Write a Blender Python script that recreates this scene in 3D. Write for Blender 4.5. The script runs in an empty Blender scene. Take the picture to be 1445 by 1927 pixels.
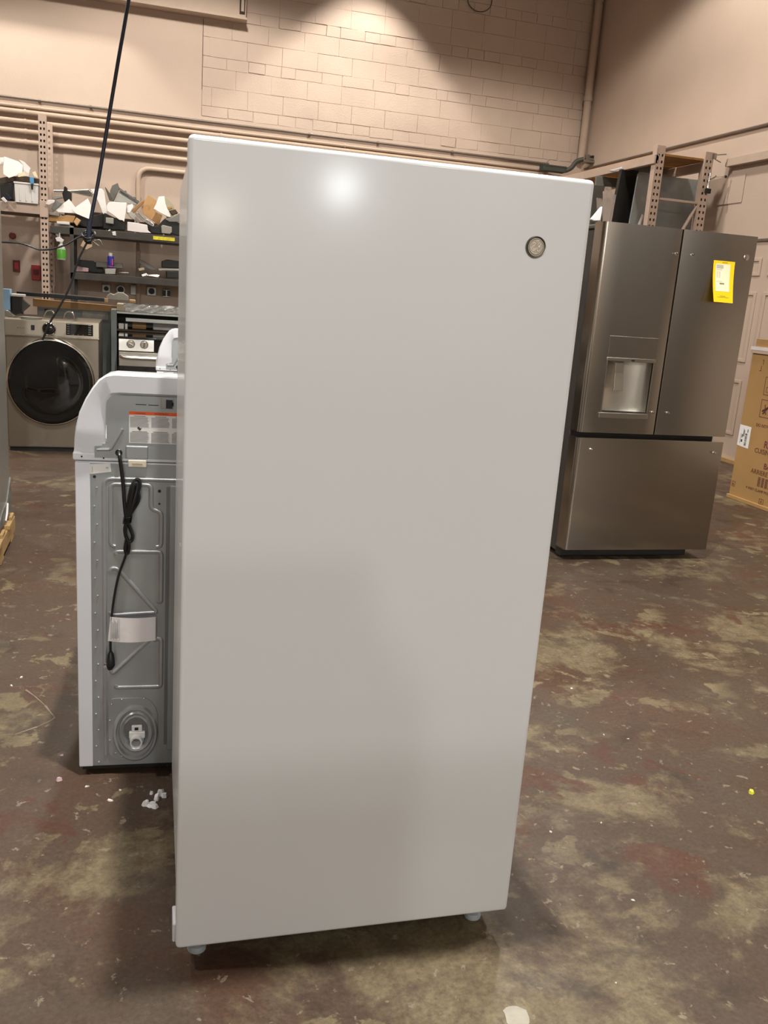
import bpy, bmesh, math, random
from mathutils import Vector, Matrix
random.seed(7)
scene = bpy.context.scene
col = scene.collection
PI = math.pi

# ------------------------------------------------------------------ camera
CAM_H, F_PX, PITCH, ROLL, YAW = 1.3386, 1634.0, 0.2403, 0.0728, 0.2908
cam_data = bpy.data.cameras.new('camera')
cam = bpy.data.objects.new('camera', cam_data); col.objects.link(cam); scene.camera = cam
fw = Vector((math.sin(YAW)*math.cos(PITCH), math.cos(YAW)*math.cos(PITCH), -math.sin(PITCH)))
rt = Vector((math.cos(YAW), -math.sin(YAW), 0)); up = rt.cross(fw)
r2 = math.cos(ROLL)*rt + math.sin(ROLL)*up; u2 = -math.sin(ROLL)*rt + math.cos(ROLL)*up
m3 = Matrix((r2, u2, -fw)).transposed()
cam.matrix_world = Matrix.Translation((0, 0, CAM_H)) @ m3.to_4x4()
cam_data.sensor_fit = 'HORIZONTAL'; cam_data.sensor_width = 36.0
cam_data.lens = 36.0*F_PX/1445.0
cam_data.clip_start = 0.05; cam_data.clip_end = 100

# ------------------------------------------------------------------ world, exposure
world = bpy.data.worlds.new('world'); scene.world = world; world.use_nodes = True
world.node_tree.nodes['Background'].inputs[0].default_value = (0.05, 0.05, 0.055, 1)
world.node_tree.nodes['Background'].inputs[1].default_value = 1.0
scene.view_settings.view_transform = 'Standard'; scene.view_settings.look = 'None'
scene.view_settings.exposure = 0.25; scene.view_settings.gamma = 1.0
scene.view_settings.use_curve_mapping = False

# ceiling lamps of the hall: (x, y, z, watts, full cone angle in degrees, edge softness, colour)
WARM = (1.0, 0.925, 0.82); NEUT = (1.0, 0.965, 0.90); COOL = (0.93, 0.98, 1.0); FAR = (1.0, 0.985, 0.95)
LAMPS = [   # (x, y, z, watts, cone (0 = bare bulb), softness, colour, lamp radius)
    (-1.2, 10.45, 5.7, 230, 84, .10, WARM, .12), (2.66, 10.45, 5.7, 230, 84, .10, WARM, .12), (-5.0, 10.45, 5.7, 230, 84, .10, WARM, .12),
    (0.7, 8.2, 5.7, 460, 146, .2, WARM, .16), (4.0, 7.3, 5.7, 300, 146, .2, WARM, .16), (-3.2, 7.6, 5.7, 420, 146, .2, WARM, .16),
    (0.45, 1.62, 5.7, 1050, 112, .25, NEUT, .08), (4.4, 2.6, 5.7, 340, 116, .25, NEUT, .16), (-3.6, 2.0, 5.7, 420, 116, .25, NEUT, .16),
    (-1.4, -4.0, 5.7, 40, 140, .3, NEUT, .16), (3.0, -4.0, 5.7, 40, 140, .3, NEUT, .16),
    (-4.0, -12.0, 5.6, 800, 172, .2, FAR, .16), (0.5, -12.0, 5.6, 800, 172, .2, FAR, .16), (4.4, -12.0, 5.6, 800, 172, .2, FAR, .16),
    (-2.5, -16.5, 5.6, 800, 172, .2, FAR, .16),
    (2.95, -13.5, 3.55, 250, 0, 0, COOL, .13), (0.85, -17.0, 3.2, 120, 0, 0, WARM, .08),
]

# ------------------------------------------------------------------ materials
MATS = {}
def mat(name, rgb, rough=.5, metal=0., var=.08, scale=6., bump=0., bscale=60., spec=.5, coat=0., trans=0., alpha=1., aniso=0., ior=1.45, stretch=None, coatr=.1):
    m = bpy.data.materials.new(name); m.use_nodes = True
    nt = m.node_tree; b = nt.nodes['Principled BSDF']
    tc = nt.nodes.new('ShaderNodeTexCoord'); mp = nt.nodes.new('ShaderNodeMapping')
    nt.links.new(tc.outputs['Object'], mp.inputs[0])
    if stretch: mp.inputs['Scale'].default_value = stretch
    nz = nt.nodes.new('ShaderNodeTexNoise'); nz.inputs['Scale'].default_value = scale; nz.inputs['Detail'].default_value = 4
    nt.links.new(mp.outputs[0], nz.inputs['Vector'])
    cr = nt.nodes.new('ShaderNodeValToRGB')
    lo = [max(0, c*(1-var)) for c in rgb]; hi = [min(1, c*(1+var)) for c in rgb]
    cr.color_ramp.elements[0].position = .3; cr.color_ramp.elements[1].position = .7
    cr.color_ramp.elements[0].color = (*lo, 1); cr.color_ramp.elements[1].color = (*hi, 1)
    nt.links.new(nz.outputs['Fac'], cr.inputs[0]); nt.links.new(cr.outputs[0], b.inputs['Base Color'])
    b.inputs['Roughness'].default_value = rough; b.inputs['Metallic'].default_value = metal
    b.inputs['Specular IOR Level'].default_value = spec; b.inputs['IOR'].default_value = ior
    b.inputs['Coat Weight'].default_value = coat; b.inputs['Coat Roughness'].default_value = coatr
    b.inputs['Transmission Weight'].default_value = trans; b.inputs['Alpha'].default_value = alpha
    if aniso:
        b.inputs['Anisotropic'].default_value = aniso
        tg = nt.nodes.new('ShaderNodeTangent'); tg.direction_type = 'RADIAL'; tg.axis = 'Z'
        nt.links.new(tg.outputs[0], b.inputs['Tangent'])
    if bump:
        n2 = nt.nodes.new('ShaderNodeTexNoise'); n2.inputs['Scale'].default_value = bscale; n2.inputs['Detail'].default_value = 3
        nt.links.new(mp.outputs[0], n2.inputs['Vector'])
        bp = nt.nodes.new('ShaderNodeBump'); bp.inputs['Strength'].default_value = bump; bp.inputs['Distance'].default_value = .01
        nt.links.new(n2.outputs['Fac'], bp.inputs['Height']); nt.links.new(bp.outputs[0], b.inputs['Normal'])
    MATS[name] = m
    return m

WALLC = (.54, .43, .355)
mat('wall_paint', WALLC, .75, var=.05, scale=1.3, bump=.15, bscale=35)
mat('block_paint', WALLC, .7, var=.05, scale=3, bump=.35, bscale=60)
mat('mortar', (.47, .365, .29), .85, var=.12, scale=9, bump=.4, bscale=50)
mat('pipe_paint', (.49, .385, .305), .8, var=.05, spec=.2)
mat('trim_paint', (.49, .385, .31), .65, var=.05)
mat('dark_seam', (.05, .035, .03), .9)
mat('ceiling_paint', (.40, .36, .31), .8, var=.1, scale=1)
mat('far_wall', (.34, .27, .21), .8, var=.25, scale=.35)
mat('rack_pink', (.52, .40, .33), .5, var=.07, scale=5, bump=.1, bscale=30)
mat('rack_pink_dark', (.45, .35, .29), .55, var=.1, scale=5)
mat('dark_steel', (.055, .05, .045), .5, var=.25, scale=6, bump=.1)
mat('white_enamel', (.735, .755, .765), .38, var=.01, scale=.8, bump=.012, bscale=350, coat=.45, coatr=.13)
mat('white_gloss', (.745, .755, .80), .16, var=.01, bump=.01, bscale=120)
mat('white_cabinet', (.725, .735, .785), .28, var=.015)
mat('gasket', (.42, .42, .42), .6)
mat('foot_grey', (.35, .38, .40), .5)
mat('badge_silver', (.25, .23, .19), .33, 1, var=.1, scale=80)
mat('badge_dark', (.15, .135, .10), .35, 1, var=.1)
mat('chrome', (.72, .71, .69), .14, 1, var=.05, bump=.15, bscale=25)
mat('chrome_dull', (.34, .33, .30), .35, 1, var=.15)
mat('stainless', (.365, .338, .295), .2, 1, var=.03, scale=3, aniso=.8, bump=.05, bscale=3.0, stretch=(1, 1, .3))
mat('stainless_light', (.50, .48, .43), .33, 1, var=.04, aniso=.5)
mat('stainless_bright', (.86, .83, .78), .2, 1, var=.03, aniso=.4)
mat('stainless_edge', (.62, .58, .52), .22, 1, var=.03)
mat('fridge_side', (.035, .032, .03), .45, var=.1, bump=.1, bscale=200)
mat('black', (.012, .012, .012), .4, var=.2)
mat('black_gloss', (.006, .006, .006), .06, var=.1, coat=.5, coatr=.03)
mat('black_rubber', (.010, .010, .010), .38, var=.2)
mat('dark_plastic', (.075, .072, .06), .45, var=.15)
mat('mid_plastic', (.20, .20, .185), .4, var=.15)
mat('grey_plastic', (.34, .33, .29), .4, var=.12)
mat('white_plastic', (.74, .73, .72), .35, var=.04)
mat('paper', (.72, .68, .68), .7, var=.06, bump=.2, bscale=18)
mat('print_paper', (.78, .77, .75), .55, var=.03)
mat('cardboard', (.40, .235, .10), .8, var=.08, bump=.12, bscale=30)
mat('cardboard_dark', (.28, .16, .07), .8, var=.1)
mat('cardboard_light', (.62, .40, .20), .8, var=.1)
mat('box_card', (.385, .225, .085), .75, var=.06, scale=4, bump=.08, bscale=40)
mat('box_ink', (.13, .045, .03), .8, var=.1)
mat('box_ink_red', (.16, .02, .05), .8, var=.1)
mat('olive_plastic', (.40, .37, .27), .3, var=.1)
mat('brown_dark', (.06, .04, .025), .7, var=.2)
mat('beige', (.42, .36, .26), .6)
mat('pink_box', (.45, .30, .32), .6, var=.25, scale=30)
mat('cream', (.80, .72, .50), .7)
mat('blue', (.10, .33, .62), .4)
mat('light_blue', (.30, .50, .72), .5, var=.06)
mat('navy', (.008, .012, .03), .7)
mat('can_blue', (.03, .03, .28), .3, var=.1)
mat('can_red', (.55, .10, .10), .3)
mat('green_liquid', (.10, .38, .05), .2, var=.1)
mat('clear_bottle', (.45, .48, .42), .2)
mat('red', (.45, .02, .02), .4)
mat('dark_red', (.16, .02, .015), .5)
mat('yellow', (.86, .57, .006), .45, var=.03)
mat('yellow_label', (.72, .62, .03), .4, var=.25, scale=25)
mat('orange', (.80, .12, .02), .4)
mat('ink', (.03, .03, .03), .6)
mat('ink_grey', (.30, .30, .30), .6)
mat('clear', (.80, .82, .84), .08, var=.05, trans=.95, alpha=.5, bump=.4, bscale=25)
mat('film', (.62, .61, .58), .12, var=.2, scale=20, bump=1.0, bscale=14, coat=1., coatr=.04)
mat('blue_steel', (.29, .32, .325), .38, .35, var=.14, scale=5, bump=.05, bscale=20)
mat('galvanised', (.36, .38, .39), .36, .55, var=.06, scale=10)
mat('galvanised_rib', (.42, .44, .455), .24, .6, var=.04)
mat('groove', (.20, .205, .205), .4, .5)
mat('cabinet_grey', (.20, .225, .22), .5, var=.12, scale=5)
mat('cabinet_patch', (.34, .33, .29), .6, var=.2, scale=14)
mat('dryer_metal', (.285, .25, .20), .34, .85, var=.04)
mat('dryer_dark', (.13, .115, .095), .4, .7, var=.08)
mat('particle_board', (.33, .17, .05), .75, var=.2, scale=7)
mat('wood', (.46, .30, .13), .7, var=.18, scale=5, bump=.2, bscale=25)
mat('wood_pale', (.42, .32, .20), .6, var=.15)
mat('fridge_silver', (.38, .385, .36), .33, .6, var=.04)
mat('torn_wrap', (.17, .17, .16), .55, var=.3, scale=18, bump=.6, bscale=20)
mat('cable_blue', (.008, .010, .024), .45)
mat('duct_green', (.05, .06, .05), .5, var=.2)
mat('scratch', (.22, .18, .13), .7)
mat('foam', (.80, .80, .80), .7, var=.05)
mat('foam_pink', (.75, .55, .58), .7, var=.2, scale=60)
mat('lime', (.62, .62, .05), .5)
mat('chip', (.70, .66, .56), .6)
mat('paint_white', (.40, .37, .31), .7, var=.12, scale=40)
mat('clip_cream', (.66, .62, .50), .45)
mat('hood', (.25, .25, .25), .4, .6)
def lens_mat():
    m = bpy.data.materials.new('lamp_lens'); m.use_nodes = True
    b = m.node_tree.nodes['Principled BSDF']
    b.inputs['Emission Color'].default_value = (1, .95, .85, 1); b.inputs['Emission Strength'].default_value = 8
    MATS['lamp_lens'] = m
lens_mat()

def floor_mat():
    m = bpy.data.materials.new('stained_concrete'); m.use_nodes = True
    nt = m.node_tree; L = nt.links; b = nt.nodes['Principled BSDF']
    tc = nt.nodes.new('ShaderNodeTexCoord')
    def noise(scale, detail=6, dist=0., off=(0, 0, 0), rough=.6, sc=(1, 1, 1)):
        mp = nt.nodes.new('ShaderNodeMapping'); mp.inputs['Location'].default_value = off; mp.inputs['Scale'].default_value = sc
        L.new(tc.outputs['Object'], mp.inputs[0])
        n = nt.nodes.new('ShaderNodeTexNoise'); n.inputs['Scale'].default_value = scale; n.inputs['Detail'].default_value = detail
        n.inputs['Roughness'].default_value = rough; n.inputs['Distortion'].default_value = dist
        L.new(mp.outputs[0], n.inputs['Vector']); return n.outputs['Fac']
    def ramp(fac, a, c, lo=0., hi=1.):
        r = nt.nodes.new('ShaderNodeMapRange'); r.inputs[1].default_value = a; r.inputs[2].default_value = c
        r.inputs[3].default_value = lo; r.inputs[4].default_value = hi; L.new(fac, r.inputs[0]); return r.outputs[0]
    def mixc(fac, A, B):
        x = nt.nodes.new('ShaderNodeMix'); x.data_type = 'RGBA'
        L.new(fac, x.inputs[0])
        for i, v in ((6, A), (7, B)):
            if isinstance(v, tuple): x.inputs[i].default_value = (*v, 1)
            else: L.new(v, x.inputs[i])
        return x.outputs[2]
    def mul(a, c):
        x = nt.nodes.new('ShaderNodeMath'); x.operation = 'MULTIPLY'; L.new(a, x.inputs[0])
        if isinstance(c, float): x.inputs[1].default_value = c
        else: L.new(c, x.inputs[1])
        return x.outputs[0]
    base = mixc(ramp(noise(.9, 6, .2), .42, .60), FLOOR['brown'], FLOOR['red'])
    base = mixc(ramp(noise(3.1, 9, .3, (3, 1, 0), .65), .46, .66), base, FLOOR['grey'])
    sp = nt.nodes.new('ShaderNodeSeparateXYZ'); L.new(tc.outputs['Object'], sp.inputs[0])
    wear = nt.nodes.new('ShaderNodeMath'); wear.operation = 'ADD'
    L.new(noise(2.0, 11, .25, (FLOOR['ox'], FLOOR['oy'], 0), .66), wear.inputs[0]); 
    xw = nt.nodes.new('ShaderNodeMath'); xw.operation = 'ADD'
    L.new(ramp(sp.outputs[1], 2.3, 1.3, 0., .075), xw.inputs[0]); L.new(ramp(sp.outputs[0], .3, -.3, 0., -.045), xw.inputs[1]); L.new(xw.outputs[0], wear.inputs[1])
    big = mul(ramp(wear.outputs[0], .53, .60), ramp(noise(17, 7, 0, (1, 8, 0), .72), .34, .60, .30, 1.))
    c = mixc(big, base, FLOOR['tan'])
    mid = mul(ramp(noise(5.5, 8, .3, (7, 2.3, 0), .6), .575, .60), ramp(noise(1.0, 4, 0, (5, 5, 0)), .44, .56))
    c = mixc(mid, c, FLOOR['tan2'])
    redp = mul(ramp(noise(2.7, 7, .3, (4, 14, 0), .6), .60, .63), ramp(noise(12, 6, 0, (6, 1, 0), .7), .3, .6, .5, 1.))
    c = mixc(redp, c, FLOOR['redp'])
    small = ramp(noise(26, 6, .3, (2, 9, 0), .62), .63, .66)
    c = mixc(mul(small, .7), c, FLOOR['tan3'])
    dark = ramp(noise(4.2, 8, .3, (9, 4, 0), .65), .57, .68)
    c = mixc(mul(dark, .65), c, FLOOR['dark'])
    gr = ramp(noise(90, 4, 0, (0, 0, 3), .7), .3, .75, .70, 1.25)
    x = nt.nodes.new('ShaderNodeMix'); x.data_type = 'RGBA'; x.blend_type = 'MULTIPLY'; x.inputs[0].default_value = 1
    L.new(c, x.inputs[6]); L.new(gr, x.inputs[7])
    L.new(x.outputs[2], b.inputs['Base Color'])
    L.new(ramp(noise(5, 6, .3, (1, 1, 1)), .3, .7, .32, .58), b.inputs['Roughness'])
    b.inputs['Specular IOR Level'].default_value = .35
    bp = nt.nodes.new('ShaderNodeBump'); bp.inputs['Strength'].default_value = .12; bp.inputs['Distance'].default_value = .006
    L.new(noise(30, 6, .2), bp.inputs['Height']); L.new(bp.outputs[0], b.inputs['Normal'])
    MATS['floor'] = m
FLOOR = dict(brown=(.074, .049, .033), red=(.086, .046, .029), grey=(.080, .059, .041), tan=(.185, .145, .085), redp=(.085, .036, .023),
             tan2=(.205, .165, .095), tan3=(.26, .215, .15), dark=(.036, .027, .020), ox=4.1, oy=2.2)
floor_mat()

# ------------------------------------------------------------------ mesh helpers
class MB:
    def __init__(s): s.v = []; s.f = []
    def add(s, vs, fs):
        o = len(s.v); s.v += [tuple(p) for p in vs]; s.f += [tuple(i+o for i in f) for f in fs]; return s
    def box(s, x0, x1, y0, y1, z0, z1):
        return s.add([(x0,y0,z0),(x1,y0,z0),(x1,y1,z0),(x0,y1,z0),(x0,y0,z1),(x1,y0,z1),(x1,y1,z1),(x0,y1,z1)],
                     [(0,3,2,1),(4,5,6,7),(0,1,5,4),(1,2,6,5),(2,3,7,6),(3,0,4,7)])
    def prism(s, pts, off):
        n = len(pts); off = Vector(off); a = [Vector(p) for p in pts]
        return s.add([*a, *[p+off for p in a]], [tuple(range(n-1,-1,-1)), tuple(range(n,2*n))] + [(i,(i+1)%n,n+(i+1)%n,n+i) for i in range(n)])
    def ring(s, outer, inner, off):            # plate with a hole: two loops of equal length, both extruded by off
        n = len(outer); off = Vector(off)
        A=[Vector(p) for p in outer]; B=[Vector(p) for p in inner]
        vs = A+B+[p+off for p in A]+[p+off for p in B]; fs=[]
        for i in range(n):
            j=(i+1)%n
            fs += [(i,j,n+j,n+i),(2*n+j,2*n+i,3*n+i,3*n+j),(j,i,2*n+i,2*n+j),(n+i,n+j,3*n+j,3*n+i)]
        return s.add(vs, fs)
    def tube(s, path, r, n=8, closed=False, sy=1., cap=True):
        P=[Vector(p) for p in path]; N=len(P); rings=[]
        up=Vector((0,0,1)); prev=None
        for i,p in enumerate(P):
            if closed: d=(P[(i+1)%N]-P[i-1])
            else: d=P[min(i+1,N-1)]-P[max(i-1,0)]
            if d.length<1e-9: d=Vector((0,0,1))
            d.normalize()
            ref = prev if prev is not None else (Vector((0,1,0)) if abs(d.y)<.9 else Vector((1,0,0)))
            a=(ref-d*ref.dot(d)); 
            if a.length<1e-6: a=Vector((1,0,0))-d*d.x
            a.normalize(); b=d.cross(a); prev=a
            rr = r[i] if isinstance(r,(list,tuple)) else r
            rg=[]
            for k in range(n):
                t=2*PI*k/n; o=a*math.cos(t)*rr+b*math.sin(t)*rr; o.y*=sy; rg.append(p+o)
            rings.append(rg)
        vs=[q for rg in rings for q in rg]; fs=[]
        M=N if closed else N-1
        for i in range(M):
            for k in range(n):
                A=i*n+k; B=i*n+(k+1)%n; Cc=((i+1)%N)*n+(k+1)%n; D=((i+1)%N)*n+k
                fs.append((A,B,Cc,D))
        if not closed and cap: fs += [tuple(range(n-1,-1,-1)), tuple(range((N-1)*n,N*n))]
        return s.add(vs,fs)
    def lathe(s, prof, c=(0,0,0), axis='Z', n=32, sx=1., sz=1.):   # prof: (radius, height along axis)
        vs=[];fs=[];c=Vector(c);m=len(prof)
        for k in range(n):
            t=2*PI*k/n; ca,sa=math.cos(t)*sx,math.sin(t)*sz
            for r,h in prof:
                vs.append(c+(Vector((r*ca,r*sa,h)) if axis=='Z' else Vector((r*ca,h,r*sa)) if axis=='Y' else Vector((h,r*ca,r*sa))))
        for k in range(n):
            for i in range(m-1):
                a=k*m+i;b=((k+1)%n)*m+i
                fs.append((a,b,b+1,a+1))
        return s.add(vs,fs)
    def grid(s, xs, ys, zs, back, skip=()):    # front sheet with y offset per x column, closed to y=back
        nx,nz=len(xs),len(zs)
        vs=[(xs[i],ys[i],zs[j]) for j in range(nz) for i in range(nx)]+[(xs[i],back,zs[j]) for j in range(nz) for i in range(nx)]
        K=nx*nz; idx=lambda i,j:j*nx+i; fs=[]
        solid=lambda i,j: 0<=i<nx-1 and 0<=j<nz-1 and (i,j) not in skip
        for j in range(nz-1):
            for i in range(nx-1):
                if not solid(i,j): continue
                a,b,c,d=idx(i,j),idx(i+1,j),idx(i+1,j+1),idx(i,j+1)
                fs += [(a,b,c,d),(a+K,d+K,c+K,b+K)]
                for (p,q,ii,jj) in ((b,a,i,j-1),(c,b,i+1,j),(d,c,i,j+1),(a,d,i-1,j)):
                    if not solid(ii,jj): fs.append((p,q,q+K,p+K))
        return s.add(vs,fs)
    def build(s, name, material, parent=None, bevel=0., seg=2, smooth=True, angle=40):
        me=bpy.data.meshes.new(name); me.from_pydata([tuple(p) for p in s.v],[],s.f); me.update()
        bm=bmesh.new(); bm.from_mesh(me); bmesh.ops.recalc_face_normals(bm,faces=bm.faces); bm.to_mesh(me); bm.free()
        me.materials.append(MATS[material])
        o=bpy.data.objects.new(name,me); col.objects.link(o); o.parent=parent
        if smooth:
            for p in me.polygons: p.use_smooth=True
            me.set_sharp_from_angle(angle=math.radians(angle))
        if bevel:
            md=o.modifiers.new('bevel','BEVEL'); md.width=bevel; md.segments=seg; md.limit_method='ANGLE'; md.angle_limit=math.radians(40)
            md.harden_normals=True
        return o
def tag(o, label, cat, group=None):
    o['label']=label; o['category']=cat
    if group: o['group']=group
    return o
def thing(name, label, cat, loc=(0,0,0), rz=0., group=None):
    o=bpy.data.objects.new(name,None); col.objects.link(o); o.location=loc; o.rotation_euler=(0,0,rz); o.empty_display_size=.1
    return tag(o,label,cat,group)
def struct(o): o['kind']='structure'; return o
def B(name, m, parent, *b, bevel=0., seg=2): return MB().box(*b).build(name,m,parent,bevel,seg)
def copy_tree(o, parent=None):
    c=o.copy(); col.objects.link(c); c.parent=parent
    for ch in list(o.children): copy_tree(ch,c)
    return c
def text(name, body, size, m, parent, origin, ux, uy, th=.0006, align='LEFT', squash=1.):
    cu=bpy.data.curves.new('t','FONT'); cu.body=body; cu.size=size; cu.extrude=th/2; cu.align_x=align; cu.resolution_u=2
    to=bpy.data.objects.new('t',cu); col.objects.link(to)
    dg=bpy.context.evaluated_depsgraph_get(); me=bpy.data.meshes.new_from_object(to.evaluated_get(dg))
    bpy.data.objects.remove(to); bpy.data.curves.remove(cu)
    ux=Vector(ux).normalized(); uy=Vector(uy).normalized(); uz=ux.cross(uy); O=Vector(origin)
    for v in me.vertices: v.co = O+ux*v.co.x*squash+uy*v.co.y+uz*(v.co.z+th/2)
    me.materials.clear(); me.materials.append(MATS[m]); me.name=name
    o=bpy.data.objects.new(name,me); col.objects.link(o); o.parent=parent; return o
def rnd_rect(x0,x1,z0,z1,r,y,n=5):
    pts=[]
    for cx,cz,a0 in ((x1-r,z1-r,0),(x0+r,z1-r,PI/2),(x0+r,z0+r,PI),(x1-r,z0+r,1.5*PI)):
        for k in range(n+1):
            a=a0+PI/2*k/n; pts.append((cx+r*math.cos(a),y,cz+r*math.sin(a)))
    return pts
def smooth_path(pts, k=6, closed=False):
    P=[Vector(p) for p in pts]; n=len(P); out=[]
    for i in range(n if closed else n-1):
        g=lambda j: P[j%n] if closed else P[max(0,min(n-1,j))]
        a,b,c,d=g(i-1),g(i),g(i+1),g(i+2)
        for s in range(k):
            t=s/k; out.append(.5*((2*b)+(c-a)*t+(2*a-5*b+4*c-d)*t*t+(3*b-a-3*c+d)*t**3))
    if not closed: out.append(P[-1])
    return out

# ------------------------------------------------------------------ the hall
XL,XR,YF,YB,ZC=-9.0,5.735,-19.5,11.2,6.3
struct(MB().box(XL-.2,XR+.2,YF-.2,YB+.2,-.2,0).build('floor','floor',None,smooth=False))
struct(B('ceiling','ceiling_paint',None,XL-.2,XR+.2,YF-.2,YB+.2,ZC,ZC+.2))
struct(B('wall_left','far_wall',None,XL-.2,XL,YF,YB,0,ZC))
struct(B('wall_front','far_wall',None,XL-.2,XR+.2,YF-.2,YF,0,ZC))
wall_right=struct(B('wall_right','wall_paint',None,XR,XR+.2,YF,YB,0,ZC))
# back wall: a plastered part and a part where the painted blocks show
wall_back=struct(MB().box(XL-.2,.769,YB,YB+.2,0,ZC).box(.769,XR+.2,YB,YB+.2,0,3.262).box(.769,XR+.2,YB+.02,YB+.2,3.262,ZC).build('wall_back','wall_paint',None,smooth=False))
B('mortar_bed','mortar',wall_back,.772,XR,YB+.004,YB+.02,3.262,ZC)
rb=random.Random(11)
rows=[(3.262,3.38,'b'),(3.38,3.587,'c'),(3.587,3.791,'c'),(3.791,3.913,'b'),(3.913,4.114,'c'),(4.114,4.314,'c'),(4.314,4.433,'b'),(4.433,4.629,'c'),(4.629,4.83,'c'),(4.83,4.95,'b'),(4.95,5.15,'c'),(5.15,5.35,'c'),(5.35,5.47,'b'),(5.47,5.67,'c'),(5.67,5.87,'c'),(5.87,6.0,'b'),(6.0,6.3,'c')]
offs={3.38:1.726,3.587:2.005,3.913:2.123,4.114:2.369,4.433:2.07,4.629:1.648,4.95:1.9,5.15:1.7,5.47:1.8,5.67:1.6,6.0:1.9}
for (za,zb,kd) in rows:
    x=.775; cuts=[x]
    if kd=='c':
        st=offs[za]
        while st>.90: st-=.4235
        if st<.80: st+=.4235
        while st<XR-.06: cuts.append(st+rb.uniform(-.006,.006)); st+=.4235
    else:
        if za==4.314: pre=[1.2,1.42,1.64,1.897,2.207,2.374,2.681,2.865]
        elif za==3.791: pre=[1.05,1.3,1.5,1.69,1.857,2.18,2.43,2.82,3.1,3.28,3.64,3.786]
        else: pre=[]
        for c in pre: cuts.append(c)
        while cuts[-1]<XR-.34: cuts.append(cuts[-1]+rb.choice((.205,.21,.215,.30)))
    cuts.append(XR)
    for a,b in zip(cuts,cuts[1:]):
        g=rb.choice((.0006,.001,.0014,.0026)) if kd=='c' else rb.choice((.002,.003,.005))
        pr=rb.uniform(0,.0028) if kd=='c' else rb.uniform(-.001,.006)
        q=(lambda: rb.uniform(-.0015,.0015)) if kd=='c' else (lambda: rb.uniform(-.004,.004))
        zt=zb-g+(0 if zb<6.2 else 0)
        vs=[(a+g+q(),YB-pr,za+g+q()),(b-g+q(),YB-pr,za+g+q()),(b-g+q(),YB-pr+q(),zt+q()),(a+g+q(),YB-pr,zt+q())]
        MB().prism(vs,(0,.015,0)).build('block' if kd=='c' else 'brick','block_paint',wall_back,bevel=.0018,seg=1,smooth=False)
# seam where plaster meets block
MB().box(.7695,.7745,YB-.003,YB+.01,3.56,4.29).build('seam','dark_seam',wall_back)
# header ledge high on the back wall
hd=struct(MB().box(XL,1.24,11.06,YB-.001,4.33,4.62).box(XL,1.25,11.02,YB-.001,4.305,4.33).build('trim_1','trim_paint',None,bevel=.004))
B('end_bracket','dark_seam',hd,1.165,1.225,11.045,11.06,4.37,4.54)
B('end_plate','trim_paint',hd,1.18,1.212,11.035,11.045,4.39,4.52)
# wall conduits
def conduit(name,label,z,r,x0,x1,y,m='pipe_paint',clamps=(),parts=True):
    t=thing(name,label,'pipe',(x0,y,z),0,'painted conduits along the back wall')
    MB().tube([(0,0,0),(x1-x0,0,0)],r,10).build('pipe',m,t)
    for c in clamps:
        MB().tube([(c-x0-.012,0,0),(c-x0+.012,0,0)],r+.006,10).box(c-x0-.012,c-x0+.012,r*.3,YB-y-.001,-r-.004,r+.004).build('clamp',m,t)
    return t
mat('pipe_bare',(.20,.165,.14),.4,.3,var=.1)
conduit('conduit','thin dark bare conduit, topmost of the pipes along the back wall',3.205,.014,-6,5.25,YB-.03,'pipe_bare',(-1.0,-.46,2.06,2.92,3.9))
conduit('conduit','second pipe from the top along the back wall',3.122,.018,-6,5.25,YB-.04,'pipe_paint',(-1.0,2.5))
conduit('conduit','third pipe from the top along the back wall, just above the rack post top',3.064,.027,-6,5.2,YB-.045,'pipe_paint',(-1.15,1.0))
conduit('conduit','fourth pipe from the top along the back wall',2.964,.027,-6,5.2,YB-.045,'pipe_paint',(-1.15,1.0))
conduit('conduit','fifth pipe from the top along the back wall',2.862,.027,-6,5.2,YB-.045,'pipe_paint',(-1.15,1.0))
conduit('conduit','lowest straight pipe along the back wall, above the parts shelf',2.752,.027,-6,5.2,YB-.045,'pipe_paint',(-1.15,1.0))
t=thing('bent_conduit','painted conduit that bends from upright to level above the parts shelf','pipe',(.063,YB-.04,1.0))
MB().tube([(0,0,0),(0,0,1.47),(.004,0,1.52),(.02,0,1.56),(.05,0,1.59),(.09,0,1.608),(.14,0,1.612),(5.1,0,1.612)],.027,10).build('pipe','pipe_paint',t)
MB().box(-.035,.035,.0,.038,1.28,1.30).build('clamp','pipe_paint',t)
t=thing('corner_pipe','thick painted vertical pipe standing in the wall corner','pipe',(5.66,11.08,3.3))
MB().tube([(0,0,0),(0,0,3.0)],.048,16).build('pipe','pipe_paint',t)
MB().tube([(0,0,.70),(0,0,.76)],.057,16).build('coupling','pipe_paint',t)
MB().tube([(0,0,1.85),(0,0,1.91)],.056,16).build('coupling','pipe_paint',t)
MB().tube([(.062,.03,0),(.062,.03,3.0)],.012,8).build('side_pipe','pipe_paint',t)
t=thing('cable_fitting','dark green conduit box with elbow hose and clamp in the wall corner','fitting',(5.08,11.0,3.09))
MB().box(0,.33,-.04,.08,.0,.06).build('duct','duct_green',t,bevel=.006)
MB().box(.0,.33,-.045,.085,.058,.075).build('lid','duct_green',t)
MB().tube(smooth_path([(.33,.0,.03),(.40,-.03,.07),(.45,-.06,.15),(.53,-.1,.18)],5),.03,10).build('hose','dark_plastic',t)
MB().box(.50,.66,-.16,-.04,.14,.17).box(.55,.60,-.13,-.07,.17,.24).box(.60,.68,-.14,-.06,.175,.20).build('clamp','chrome_dull',t,bevel=.004)
MB().box(.62,.67,-.13,-.07,.19,.235).build('latch','black',t,bevel=.004)
MB().tube([(.06,0,.07),(.06,0,.10),(.09,0,.15)],.006,6).build('screw','chrome',t)
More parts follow.
